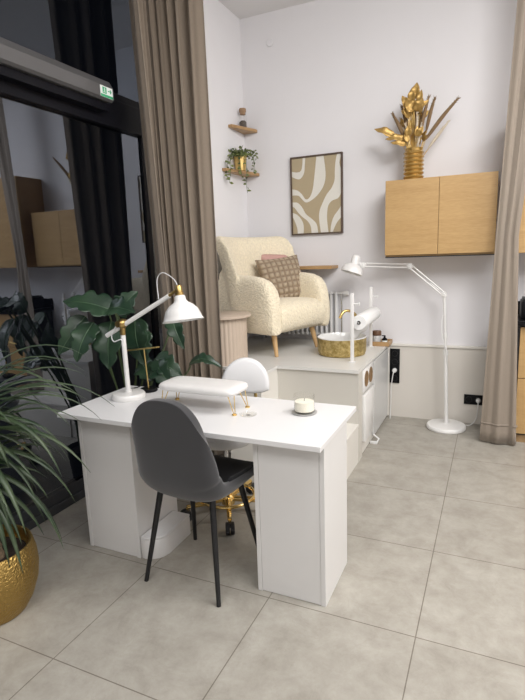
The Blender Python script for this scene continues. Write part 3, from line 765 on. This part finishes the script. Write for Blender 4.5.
PL = thing('power_plug', (-.081, BY-.0305, .206), 'white lamp plug with cord in the low black wall outlet', 'plug')
build('plug_body', MB().lathe([(.018, 0), (.018, .02), (.012, .035), (.001, .036)], n=20, axis=(0, -1, 0)), M['whitep'], PL)
build('cord', MB().tube(spline([(0, -.034, 0), (.0, -.05, -.03), (-.01, -.04, -.14), (-.05, -.05, -.198), (-.10, -.06, -.202), (-.155, -.06, -.2)], 8), .0035, 8), M['whitep'], PL)

# ------------------------------------------------------------------ floor lamp
FL = thing('floor_lamp', (-.308, 4.155, 0), 'white jointed floor lamp with round base standing under the oak wall cabinet', 'lamp')
build('base', MB().lathe([(.147, 0), (.152, .006), (.152, .02), (.145, .032), (.05, .040), (.018, .045), (.018, .06), (.001, .06)], n=56), M['white'], FL)
build('pole', MB().cyl((0, 0, .05), (-.022, 0, .62), .0145).cyl((-.022, 0, .62), (-.045, 0, 1.055), .0115).cyl((-.0212, 0, .60), (-.0227, 0, .635), .019).cyl((-.0284, 0, .74), (-.0302, 0, .775), .016).box((-.052, -.01, .75), (-.032, .01, .765), .002), M['white'], FL)
e0 = Vector((-.047, 0, 1.075)); e1 = Vector((-.305, -.02, 1.30)); e2 = Vector((-.665, -.05, 1.316)); hd = Vector((-.705, -.06, 1.332))
def arm(p, q):
    mb = MB(); d = (q-p).normalized(); n_ = Vector((0, 1, 0)).cross(d).normalized()
    for s in (-1, 1): mb.cyl(p+n_*s*.013+d*.012, q+n_*s*.013-d*.012, .0058, n=10)
    return mb
build('lower_arm', arm(e0, e1).cyl(e0.lerp(e1, .15), e0.lerp(e1, .4), .004), M['white'], FL)
build('upper_arm', arm(e1, e2), M['white'], FL)
for p in (e0, e1, e2):
    build('joint', MB().cyl(p+Vector((0, -.016, 0)), p+Vector((0, .016, 0)), .022).cyl(p+Vector((0, -.026, 0)), p+Vector((0, -.016, 0)), .011), M['white'], FL)
ax = Vector((-.26, -.22, -.93)).normalized()
h = build('lamp_head', MB().lathe([(.001, -.047), (.018, -.045), (.030, -.034), (.033, -.02), (.033, .028), (.05, .034), (.072, .05), (.085, .074), (.089, .102), (.087, .102), (.082, .076), (.06, .05), (.001, .042)], hd+Vector((-.02, -.01, .02)), 40, ax, cap0=False, cap1=False), M['white'], FL)
build('bulb', MB().ball(hd+Vector((-.02, -.01, .02))+ax*.08, .028), M['ceramic'], h)
build('neck', MB().cyl(e2, hd+Vector((-.01, 0, .01)), .007), M['white'], FL)
build('lamp_cord', MB().tube(spline([(-.045, -.02, .93), (-.058, -.03, .86), (-.048, -.025, .74), (-.016, -.024, .64), (-.006, -.022, .55)], 8), .003, 6), M['whitep'], FL)

# ------------------------------------------------------------------ kitchen at right edge
KB = thing('base_cabinet', (.158, 3.98, 0), 'oak fronted base cabinet with drawers behind the right curtain', 'cabinet')
build('carcass', MB().box((0, 0, .06), (.018, .345, .88)).box((.018, .02, .06), (1.4, .345, .88)), M['blackmetal'], KB, smooth=False)
for z0, z1 in ((.075, .487), (.492, .86)):
    for x0, x1 in ((.020, .48), (.484, .94), (.944, 1.4)):
        build('drawer_front', MB().box((x0, .0, z0), (x1, .02, z1), .0015), M['oak'], KB, smooth=False)
build('plinth', MB().box((.0, .03, 0), (1.4, .345, .06)), M['oak_shelf_y'], KB, smooth=False)
single('countertop', MB().box((-.01, -.025, 0), (1.42, .385, .03), .003).box((-.01, .36, .03), (1.42, .385, .13)), M['outlet'], (.158, 3.96, .8805), 'black worktop of the kitchen cabinet at the right edge', 'countertop', smooth=False)
AP = thing('counter_appliance', (.315, 4.13, .911), 'small black appliance on the black worktop at the right edge', 'appliance')
build('body', MB().box((-.14, -.12, 0), (.14, .12, .13), .012), M['outlet'], AP)
build('top_tray', MB().box((-.13, -.11, .13), (.13, .11, .145), .005), M['blackmetal'], AP)
UC = thing('upper_cabinet', (.125, 4.35, 1.375), 'tall oak kitchen wall cabinet behind the right curtain', 'cabinet')
build('carcass', MB().box((0, -.32, 0), (1.39, -.001, .95)), M['oak_shelf'], UC, smooth=False)
for x0, x1 in ((0, .462), (.465, .927), (.93, 1.39)):
    build('cabinet_door', MB().box((x0, -.34, .002), (x1, -.321, .948), .0015), M['oak'], UC, smooth=False)

# ------------------------------------------------------------------ desk
DZ = .715
D = thing('manicure_desk', (-1.225, 1.985, 0), 'white manicure desk with two box pedestals in the foreground', 'desk')
build('tabletop', MB().box((-.66, -.275, DZ-.022), (.66, .27, DZ), .0015), M['desk'], D, smooth=False)
for s in (-1, 1):
    lo, hi = (-.595, -.280) if s < 0 else (.350, .655)
    p = build('pedestal', MB().box((lo, -.215, 0), (lo+.02, .115, DZ-.0225), .001).box((hi-.02, -.215, 0), (hi, .115, DZ-.0225), .001).box((lo+.02, .095, .001), (hi-.02, .115, DZ-.0225)), M['desk_side'], D, smooth=False)
    build('front_panel', MB().box((lo+.021, -.2125, .002), (hi-.021, -.196, DZ-.024), .001), M['desk_side'], p, smooth=False)
    build('inner_shelf', MB().box((lo+.021, -.19, .30), (hi-.021, .094, .318)), M['desk_side'], p, smooth=False)
build('apron', MB().box((-.279, .077, DZ-.10), (.349, .095, DZ-.0225)), M['desk_side'], D, smooth=False)

# low rounded box beside the left pedestal
mb = MB(); pts = []
x0, x1, y0, y1, r = -1.500, -1.395, 1.775, 2.05, .085
pts = [(x0, y0, 0)]
for i in range(9):
    a = -PI/2+PI/2*i/8; pts.append((x1-r+r*math.cos(a), y0+r+r*math.sin(a), 0))
pts += [(x1, y1, 0), (x0, y1, 0)]
FB = thing('foot_rest', (0, 0, 0), 'low white round-cornered box on the floor under the desk', 'footrest')
build('box_body', MB().prism(pts, (0, 0, .10), .004), M['desk_side'], FB, ang=30)
build('top_board', MB().prism([(x, y, .101) for x, y, z in pts], (0, 0, .012), .003), M['desk'], FB, ang=30)

# ------------------------------------------------------------------ desk lamp
def local(p, o): return Vector(p)-Vector(o)
lo_ = Vector((-1.715, 2.035, DZ))
DL = thing('desk_lamp', lo_, 'white adjustable desk lamp with brass joints at the left end of the desk', 'lamp')
build('base', MB().lathe([(.083, 0), (.086, .004), (.086, .022), (.080, .030), (.03, .034), (.001, .035)], n=48), M['white'], DL)
build('pole', MB().cyl((0, 0, .03), (-.004, 0, .36), .0125).cyl((0, 0, .03), (0, 0, .045), .018), M['white'], DL)
ja = Vector((-.10, -.01, .328)); jb = Vector((.282, .02, .532)); jm = Vector((.0, 0, .393))
build('arm', MB().cyl(ja, jb, .0115), M['white'], DL)
build('joint', MB().ball(jm, .025, (1, 1.3, 1)).cyl(jm+Vector((0, -.038, 0)), jm+Vector((0, .025, 0)), .013).cyl((-.005, 0, .335), jm, .0145).cyl(jm+Vector((0, -.04, 0)), jm+Vector((0, -.034, 0)), .016), M['brass'], DL)
ax = Vector((.06, -.04, -1)).normalized(); hp = Vector((.342, .02, .528))
sh_ = build('lamp_shade', MB().lathe([(.022, -.005), (.026, .0), (.028, .018), (.036, .028), (.058, .042), (.078, .064), (.089, .092), (.094, .108), (.100, .113), (.100, .117), (.094, .115), (.085, .092), (.074, .067), (.054, .046), (.02, .032)], hp, 48, (.17, -.10, -1), cap1=False), M['white'], DL)
build('shade_socket', MB().lathe([(.014, -.055), (.017, -.05), (.017, -.02), (.021, -.018), (.021, 0), (.001, 0)], hp, 24, (.17, -.10, -1)).cyl(hp+Vector((-.012, 0, .035)), jb+Vector((-.01, 0, -.005)), .008), M['brass'], DL)
build('bulb', MB().ball(hp+Vector((.015, -.01, -.085)), .032), M['ceramic'], sh_)
build('lamp_cord', MB().tube(spline([hp+Vector((-.009, 0, .05)), hp+Vector((-.03, 0, .085)), hp+Vector((-.09, 0, .115)), hp+Vector((-.125, 0, .08)), jb+Vector((-.055, -.012, -.015))], 8), .0022, 8), M['stool_w'], DL)
build('arm_cord', MB().tube(spline([jm+Vector((-.01, -.02, .01)), jm+Vector((-.05, -.03, -.055)), jm+Vector((-.04, -.03, -.09)), jm+Vector((0, -.022, -.08)), jm+Vector((.0, -.014, -.12))], 8), .0028, 8), M['stool_w'], DL)
build('power_cord', MB().tube(spline([(-.08, .02, .008), (-.105, .06, .004), (-.11, .12, .004), (-.09, .18, .004), (-.09, .215, .004)], 8), .003, 8), M['outlet'], DL)

# jewellery T stand
TS = thing('display_stand', (-1.700, 2.185, DZ), 'thin gold T-bar display stand on a black base behind the desk lamp', 'display stand')
build('base', MB().lathe([(.045, 0), (.048, .003), (.048, .012), (.043, .017), (.001, .018)], n=36), M['outlet'], TS)
build('stem', MB().cyl((0, 0, .015), (-.012, 0, .235), .0035, n=12), M['satin_gold'], TS)
build('bar', MB().cyl((-.125, -.005, .220), (.085, .005, .248), .0045, n=12), M['satin_gold'], TS)

# hand rest cushion
ca, cb = Vector((-1.46, 2.025, 0)), Vector((-1.04, 2.014, 0))
HR = thing('hand_rest', ((ca+cb)/2+Vector((0, 0, DZ))), 'white padded manicure hand rest on thin gold hairpin legs on the desk', 'hand rest', rz=math.atan2((cb-ca).y, (cb-ca).x))
secs = []
for k in range(13):
    v = k/12*2-1
    sc = (1-abs(v)**7)**.5 if abs(v) < 1 else 0
    secs.append([Vector((x, y, z)) for x, y, z in []])
rg = []
for z, s in [(.090, .90), (.093, .975), (.103, 1.0), (.112, .985), (.119, .93), (.124, .82), (.126, .5)]:
    rg.append([Vector((q.x, q.y, z)) for q in superell(.211*(1-(1-s)*.42), .100*s, z, 48, 6)])
build('cushion', MB().rings(rg), M['leather'], HR, ang=180)
for sx in (-1, 1):
    for sy in (-1, 1):
        x, y = sx*.180, sy*.052
        b = Vector((x+sx*.022, y+sy*.012, .004))
        l_ = build('hairpin_leg', MB().tube([(x-.018, y, .0905), b+Vector((-.003, 0, 0))], .0022, 8).tube([(x+.018, y, .0905), b+Vector((.003, 0, 0))], .0022, 8), M['gold'], HR)
        build('foot', MB().lathe([(.011, 0), (.012, .002), (.011, .006), (.001, .007)], b-Vector((0, 0, .004)), 16), M['gold'], l_)

# candle on a plate
cp = Vector((-.762, 2.085, DZ))
single('candle_plate', MB().lathe([(.040, 0), (.055, .002), (.058, .006), (.055, .006), (.040, .0035), (.001, .0035)], n=48, cap1=False), M['silver'], cp, 'small round silver plate under the candle on the desk', 'plate')
CN = thing('candle', cp+Vector((0, 0, .0037)), 'cream candle in a clear glass on a small silver plate on the desk', 'candle')
build('glass_cup', MB().lathe([(.030, 0), (.044, .001), (.047, .006), (.047, .085), (.045, .085), (.045, .008), (.001, .006)], n=40, cap1=False), M['glass'], CN)
build('wax', MB().lathe([(.042, .009), (.044, .011), (.044, .052), (.042, .053), (.001, .0525)], n=36), M['wax'], CN)
build('wick', MB().tube([(0, 0, .052), (.001, 0, .062), (.003, 0, .066)], .0012, 6), M['blackmetal'], CN)
single('glass_dish', MB().lathe([(.012, 0), (.038, .001), (.041, .007), (.039, .007), (.037, .003), (.001, .002)], n=36, cap1=False), M['glass'], (-.992, 1.975, DZ), 'small clear glass dish lying on the desk beside the hand rest', 'dish')

# ------------------------------------------------------------------ grey shell chair
CH = thing('dining_chair', (-1.165, 1.80, 0), 'grey velvet shell chair with black legs pushed up to the desk', 'chair', rz=math.radians(-4))
PR = spline([(0, .235, .405), (0, .235, .44), (0, .20, .462), (0, .08, .448), (0, -.06, .437), (0, -.16, .455), (0, -.218, .52), (0, -.238, .62), (0, -.249, .71), (0, -.256, .785), (0, -.260, .835), (0, -.262, .863), (0, -.263, .876)], 6)
wid = spline([(.185, 0, 0), (.195, 0, 0), (.205, 0, 0), (.222, 0, 0), (.23, 0, 0), (.228, 0, 0), (.224, 0, 0), (.218, 0, 0), (.208, 0, 0), (.192, 0, 0), (.165, 0, 0), (.115, 0, 0), (.04, 0, 0)], 6)
lif = spline([(.0, 0, 0), (.0, 0, 0), (.012, .0, 0), (.05, .0, 0), (.080, .0, 0), (.078, .03, 0), (.055, .06, 0), (.03, .078, 0), (.0, .058, 0), (-.006, .034, 0), (-.012, .016, 0), (-.012, .006, 0), (-.008, .0, 0)], 6)
def smooth_seq(A, k=6):
    for _ in range(k):
        A = [A[0]]+[(A[i-1]+A[i]*2+A[i+1])/4 for i in range(1, len(A)-1)]+[A[-1]]
    return A
PR, wid, lif = smooth_seq(PR), smooth_seq(wid), smooth_seq(lif)
ZB = .52
def back_pt(i, t, x):
    # rows of the backrest run from ZB up to a rounded top outline
    q = (PR[i].z-ZB)/(PR[-1].z-ZB); b = abs(t)**2.6
    i0 = min(k for k in range(len(PR)//3, len(PR)) if PR[k].z > ZB)
    zb = ZB+lif[i0].x*b; z = zb+q*((.898-.185*abs(t)**2.7)-zb)
    g = max(0, min(1, (z-zb)/(.90-zb))); g = g*g*(3-2*g)
    tp = 1-.17*max(0, (z-.56)/.34)**1.4
    return Vector((x*tp*.97+.024*min(1, max(0, (z-.5)*3.5)), np_y(z)+lif[i0].y*b*(1-g)**1.3, z))
def np_y(z):
    for k in range(len(PR)//3, len(PR)-1):
        if PR[k+1].z >= z > PR[k].z: return PR[k].y+(PR[k+1].y-PR[k].y)*(z-PR[k].z)/(PR[k+1].z-PR[k].z)
    return PR[-1].y
for i in range(len(PR)//2, len(PR)):
    if PR[i].z > ZB: wid[i].x = .222
wid = smooth_seq(wid, 3); wid[-1].x = .222
NP = len(PR)
def shell(off):
    def f(u, v):
        i = min(NP-1, int(round(v*(NP-1)))); p = PR[i]; t = u*2-1
        x = .024+.89*wid[i].x*math.sin(t*PI/2*.92)/math.sin(PI/2*.92)
        b = abs(t)**2.6
        if p.z > ZB and i > NP//2: return back_pt(i, t, x-.024)+Vector((.028, 0, 0))
        return Vector((x, p.y+lif[i].y*b, p.z+lif[i].x*b))
    return f
o = build('shell', MB().grid(shell(0), 21, NP), M['velvet'], CH, ang=180)
solid(o, .036, 0); subsurf(o, 1)
def seat_shade(u, v):
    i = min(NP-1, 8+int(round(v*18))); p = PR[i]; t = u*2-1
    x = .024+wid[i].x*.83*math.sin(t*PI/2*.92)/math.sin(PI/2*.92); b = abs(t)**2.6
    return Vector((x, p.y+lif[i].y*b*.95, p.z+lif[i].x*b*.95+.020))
o = build('shaded_seat', MB().grid(seat_shade, 17, 19), M['velvet_shade'], CH, ang=180, label='grey velvet seat surface with the desk shade painted into its colour'); solid(o, .012, 1)  # layer over the seat, coloured darker to paint the shade under the desk
for sx in (-1, 1):
    for sy in (-1, 1):
        y1 = -.175 if sy < 0 else .20
        build('leg', MB().tube([(sx*.135, -.095 if sy < 0 else .12, .435), (sx*.195, y1, 0)], [.0145, .0095], 16), M['blackmetal'], CH)
build('under_frame', MB().box((-.14, -.10, .405), (.14, -.075, .42), .003).box((-.14, .10, .405), (.14, .125, .42), .003).box((-.02, -.1, .405), (.02, .125, .42), .003), M['blackmetal'], CH)

# ------------------------------------------------------------------ white stool
ST = thing('technician_stool', (-1.322, 2.335, 0), 'white swivel stool with half-moon backrest and gold wheeled base behind the desk', 'stool')
build('seat', MB().lathe([(.05, .405), (.11, .408), (.148, .422), (.168, .447), (.168, .472), (.152, .489), (.10, .495), (.001, .496)], n=48), M['stool_w'], ST)
def moon():
    mb = MB(); sec = []
    prof = [(.0, .0)]
    outline = []
    for i in range(25):
        a = PI*i/24; outline.append((.138*math.cos(a), .168*math.sin(a)**.9 if 0 < i < 24 else 0))
    for i in range(1, 8):
        x = -.138+.276*i/8; outline.append((x, -.022*math.sin(PI*i/8)-.012))
    n = len(outline)
    for d, s in [(-.024, .80), (-.019, .94), (-.008, 1.0), (.008, 1.0), (.019, .94), (.024, .80)]:
        ring = []
        for x, z in outline:
            cz = .055; xx = x*s; zz = cz+(z-cz)*s
            ring.append(Vector((xx, d-.9*xx*xx, zz)))
        sec.append(ring)
    return mb.rings(sec)
bk = moon()
bmesh.ops.rotate(bk.bm, verts=bk.bm.verts[:], cent=(0, 0, 0), matrix=Matrix.Rotation(math.radians(-6), 3, 'X'))
bmesh.ops.rotate(bk.bm, verts=bk.bm.verts[:], cent=(0, 0, 0), matrix=Matrix.Rotation(math.radians(20), 3, 'Z') @ Matrix.Rotation(math.radians(7), 3, 'Y'))
bmesh.ops.translate(bk.bm, verts=bk.bm.verts[:], vec=(.052, .17, .690))
build('backrest', bk, M['stool_w'], ST, ang=50)
build('back_bracket', MB().tube(spline([(0.03, .06, .42), (.05, .17, .425), (.10, .215, .47), (.10, .21, .58), (.095, .20, .70)], 8), .009, 10), M['satin_gold'], ST)
build('gas_lift', MB().cyl((0, 0, .09), (0, 0, .28), .024).cyl((0, 0, .28), (0, 0, .31), .016), M['gold'], ST)
build('piston', MB().cyl((0, 0, .31), (0, 0, .405), .013).lathe([(.08, .396), (.08, .405), (.001, .4055)], n=24), M['steel'], ST)
ringp = [(.15*math.cos(2*PI*i/40), .15*math.sin(2*PI*i/40), .098) for i in range(40)]
build('foot_ring', MB().tube(ringp, .0095, 10, loop=True), M['gold'], ST)
build('hub', MB().lathe([(.03, .045), (.038, .05), (.038, .09), (.028, .105), (.001, .105)], n=28), M['gold'], ST)
for i in range(5):
    a = math.radians(-60+72*i); c, s = math.cos(a), math.sin(a)
    l_ = build('base_leg', MB().tube([(.02*c, .02*s, .08), (.14*c, .14*s, .08), (.215*c, .215*s, .08), (.24*c, .24*s, .08)], [.017, .015, .0125, .012], 12).cyl((.238*c, .238*s, .078), (.238*c, .238*s, .05), .0085), M['gold'], ST)
    w_ = MB(); d = Vector((-s, c, 0)); cc = Vector((.248*c, .248*s, .033))
    for q in (-1, 1): w_.lathe([(.001, -.009), (.027, -.011), (.033, -.007), (.033, .007), (.027, .011), (.001, .009)], cc+d*q*.013, 24, d)
    w_.box(cc-Vector((.012, .012, -.008)), cc+Vector((.012, .012, .030)), .004)
    build('caster', w_, M['rubber'], l_, label='black caster wheel')
    build('ring_spoke', MB().cyl((.02*c, .02*s, .09), (.15*c, .15*s, .098), .006, n=10), M['gold'], l_)

# ------------------------------------------------------------------ dracaena in gold pot
pc = Vector((-1.855, 1.245, 0))
PT = thing('potted_dracaena', pc, 'dracaena with long arching leaves in a hammered gold pot at the left edge', 'potted plant')
build('pot', MB().lathe([(.115, 0), (.130, .004), (.158, .05), (.182, .12), (.190, .18), (.187, .235), (.176, .285), (.172, .292), (.164, .290), (.166, .245), (.001, .24)], n=64, cap1=False), M['hammer'], PT)
build('soil', MB().lathe([(.165, .240), (.13, .250), (.06, .246), (.001, .254)], n=40, cap0=False), M['soil'], PT)
mb = MB(); rr = []; pp = []
for i in range(30):
    z = .24+.017*i; pp.append((.055-.0032*i, .01-.001*i, z)); rr.append(.024+.0035*(i % 2))
mb.tube(pp, rr, 14)
build('trunk', mb, M['bark'], PT)
lf = MB()
top = Vector((-.04, -.02, .70))
def dleaf(az, el, L, w, droop, z0=0, roll=0):
    p = top+Vector((0, 0, z0)); d = Vector((math.cos(az)*math.cos(el), math.sin(az)*math.cos(el), math.sin(el)))
    pts = [p.copy()]; n = 12; st = L/n
    for i in range(n):
        d = (d+Vector((0, 0, -droop*(.35+i/n)))).normalized(); p = p+d*st; pts.append(p.copy())
    X = [q.x+pc.x for q in pts]; 
    if min(X) < WX+.03:
        for q in pts:
            if q.x+pc.x < WX+.035: q.x = WX+.035-pc.x+.006*random.random()
    V = []
    sd0 = Vector((-math.sin(az), math.cos(az), 0))
    def f(u, v):
        i = min(n, int(round(v*n))); t = u*2-1; q = pts[i]
        tg = (pts[min(n, i+1)]-pts[max(0, i-1)]).normalized(); sd = sd0; nn = sd.cross(tg)
        s = i/n; ww = w*.5*(min(1, .45+s*2.2))*max(.03, (1-s**2.6))
        return q+sd*ww*t+nn*(.35*ww*abs(t))
    lf.grid(f, 3, n+1)
for i in range(96):
    az = random.uniform(-PI, PI)
    z0 = random.uniform(-.12, .16); el = random.uniform(-.35, 1.15)+z0*1.5
    dleaf(az, el, random.uniform(.40, .56)*(1 if el > .4 else .85), random.uniform(.028, .044), random.uniform(.14, .27), z0)
for az, el, L, w, dr, z0 in [(.45, .75, .70, .026, .17, .10), (.75, .65, .62, .028, .19, .1), (.2, .5, .64, .032, .17, .05), (-.2, .4, .56, .034, .24, .0), (.5, .25, .55, .032, .22, .0), (-.5, .6, .58, .034, .24, .05), (.9, .9, .6, .026, .18, .1), (.3, .1, .58, .034, .26, -.06), (-.1, .0, .52, .034, .3, -.08), (.65, -.05, .54, .034, .26, -.08), (.1, .8, .62, .032, .28, .05), (.35, 1.0, .66, .026, .19, .12), (.6, 1.05, .64, .026, .2, .14), (.15, .95, .58, .03, .2, .15), (-.3, .2, .55, .036, .3, -.03)]:
    dleaf(az, el, L, w, dr, z0)
o = build('foliage', lf, M['drac'], PT, ang=180); solid(o, .0008)

# ------------------------------------------------------------------ philodendron behind the desk
qc = Vector((-2.055, 2.43, 0))
PH = thing('potted_philodendron', qc, 'big-leaved dark green philodendron growing behind the left end of the desk', 'potted plant')
build('pot', MB().lathe([(.09, 0), (.10, .003), (.122, .20), (.128, .21), (.120, .21), (.114, .18), (.001, .178)], n=40, cap1=False), M['blackmetal'], PH)
build('soil', MB().lathe([(.114, .178), (.05, .186), (.001, .188)], n=28, cap0=False), M['soil'], PH)
pl_ = MB(); ps = MB(); pv = MB()
def big(base, tip, w, nrm, droop=.12, cup=.18, sc=.05, ph=0.):
    base = Vector(base)-qc; tip = Vector(tip)-qc
    def pf(s):
        b = math.sin(PI*min(1, s**.62))**.75
        lob = 1-.30*abs(math.sin(s*PI*3.6+ph))**5*min(1, s*2.5)
        return b*lob+.02
    blade(pl_, base, tip, w, nrm, droop, cup, n=28, m=13, prof=pf, wav=sc, wph=ph)
    nrm = Vector(nrm).normalized(); ax = tip-base; sd = ax.cross(nrm).normalized(); nn = sd.cross(ax).normalized()
    vein = [base+ax*s+nn*(droop*ax.length*math.sin(PI*s)+.002) for s in [k/10 for k in range(11)]]
    build('midrib', MB().tube(vein, [.0028*(1-.75*k/10) for k in range(11)], 6), M['philo_l'], PH)
    root = Vector((random.uniform(-.05, .05), random.uniform(-.05, .05), .18))
    ps.tube(bez(root, root+Vector((0, 0, .35)), base+Vector((0, .05, -.12)), base, 14), .005, 8)
big((-1.84, 2.13, 1.155), (-2.09, 2.02, 1.215), .17, (.3, -.6, .8), .10, .2, .03, .3)
big((-1.88, 2.12, 1.17), (-1.68, 2.10, 1.155), .14, (.1, -.7, .75), .12, .2, .03, 1.)
big((-1.90, 2.22, 1.13), (-1.79, 2.27, 1.25), .14, (.2, -.9, .3), .1, .2, .04, 2.)
big((-2.02, 2.10, 1.13), (-2.13, 1.99, .93), .125, (.5, -.8, .3), .10, .22, .03, 0.7)
big((-1.95, 2.08, 1.10), (-1.985, 1.97, .905), .15, (.2, -.95, .25), .12, .2, .03, 1.7)
big((-1.88, 2.14, 1.10), (-1.86, 2.07, .85), .18, (.3, -.95, .2), .10, .2, .03, .2)
big((-1.83, 2.28, 1.10), (-1.77, 2.26, .84), .19, (.05, -.95, .25), .12, .2, .04, 1.1)
big((-1.86, 2.32, 1.06), (-1.81, 2.31, .83), .15, (.6, -.8, .2), .12, .2, .04, 2.3)
big((-1.80, 2.40, .82), (-1.66, 2.34, .71), .15, (.1, -.9, .5), .15, .2, .03, 1.5)
big((-1.82, 2.42, .84), (-1.62, 2.40, .75), .15, (.1, -.8, .6), .15, .2, .03, .5)
big((-1.90, 2.40, .82), (-1.80, 2.36, .72), .14, (.1, -.9, .4), .12, .2, .04, 2.2)
big((-1.74, 2.50, 1.09), (-1.635, 2.46, .90), .11, (.2, -.95, .3), .1, .2, .02, .9)
big((-1.68, 2.58, .79), (-1.47, 2.60, .77), .09, (.1, -.6, .9), .25, .2, .02, 1.9)
big((-1.95, 2.3, 1.02), (-2.12, 2.25, .92), .15, (.3, -.9, .3), .12, .2, .03, 2.9)
o = build('foliage', pl_, M['philo'], PH, ang=180); solid(o, .001)
build('stem', ps, M['stem'], PH)

# ------------------------------------------------------------------ light
def area(name, loc, target, size, power, col=(1, .985, .975), sy=None):
    d = bpy.data.lights.new(name, 'AREA'); d.energy = power; d.color = col; d.size = size
    if sy: d.shape = 'RECTANGLE'; d.size_y = sy
    o = bpy.data.objects.new(name, d); COL.objects.link(o); o.location = loc
    o.rotation_euler = (Vector(target)-Vector(loc)).to_track_quat('-Z', 'Y').to_euler()
    return o
area('ceiling_panel_light', (.7, 1.6, 3.38), (.7, 1.6, 0), 1.3, 66, sy=1.3)
area('ceiling_panel_light', (-.5, -.6, 3.38), (-.5, -.6, 0), 1.5, 56, sy=1.5)
area('ceiling_panel_light', (2.2, 2.4, 3.38), (2.2, 2.4, 0), 1.3, 78, sy=1.3)
area('ceiling_panel_light', (2.2, -.8, 3.38), (2.2, -.8, 0), 1.3, 52, sy=1.3)
wl = area('added_wall_fill', (1.0, .7, 3.3), (-.75, 4.35, 2.9), 1.4, 21, sy=.5); wl.data.spread = math.radians(100)  # added unseen fill, brightens the upper back wall
for o in bpy.data.objects:
    if o.name in ('lower_pane', 'upper_pane') and o.data.polygons[0].normal.x < 0: o.data.flip_normals()
w = bpy.data.worlds.new('night'); SC.world = w; w.use_nodes = True
w.node_tree.nodes['Background'].inputs[0].default_value = (.010, .012, .018, 1); w.node_tree.nodes['Background'].inputs[1].default_value = .3

# ------------------------------------------------------------------ camera
cam = bpy.data.cameras.new('camera'); co = bpy.data.objects.new('camera', cam); COL.objects.link(co)
yaw, pit, rol = -.431714094, .186539355, -.0349492711
right = Vector((math.cos(yaw), -math.sin(yaw), 0)); fwd = Vector((math.sin(yaw)*math.cos(pit), math.cos(yaw)*math.cos(pit), -math.sin(pit))); up = right.cross(fwd)
r2 = right*math.cos(rol)+up*math.sin(rol); u2 = -right*math.sin(rol)+up*math.cos(rol)
mt = Matrix((r2, u2, -fwd)).transposed().to_4x4(); mt.translation = (0, 0, 1.42959)
co.matrix_world = mt
cam.sensor_width = 36; cam.lens = 507.749*36/700; cam.clip_start = .02
SC.camera = co
SC.view_settings.view_transform = 'Standard'; SC.view_settings.look = 'None'; SC.view_settings.exposure = 0
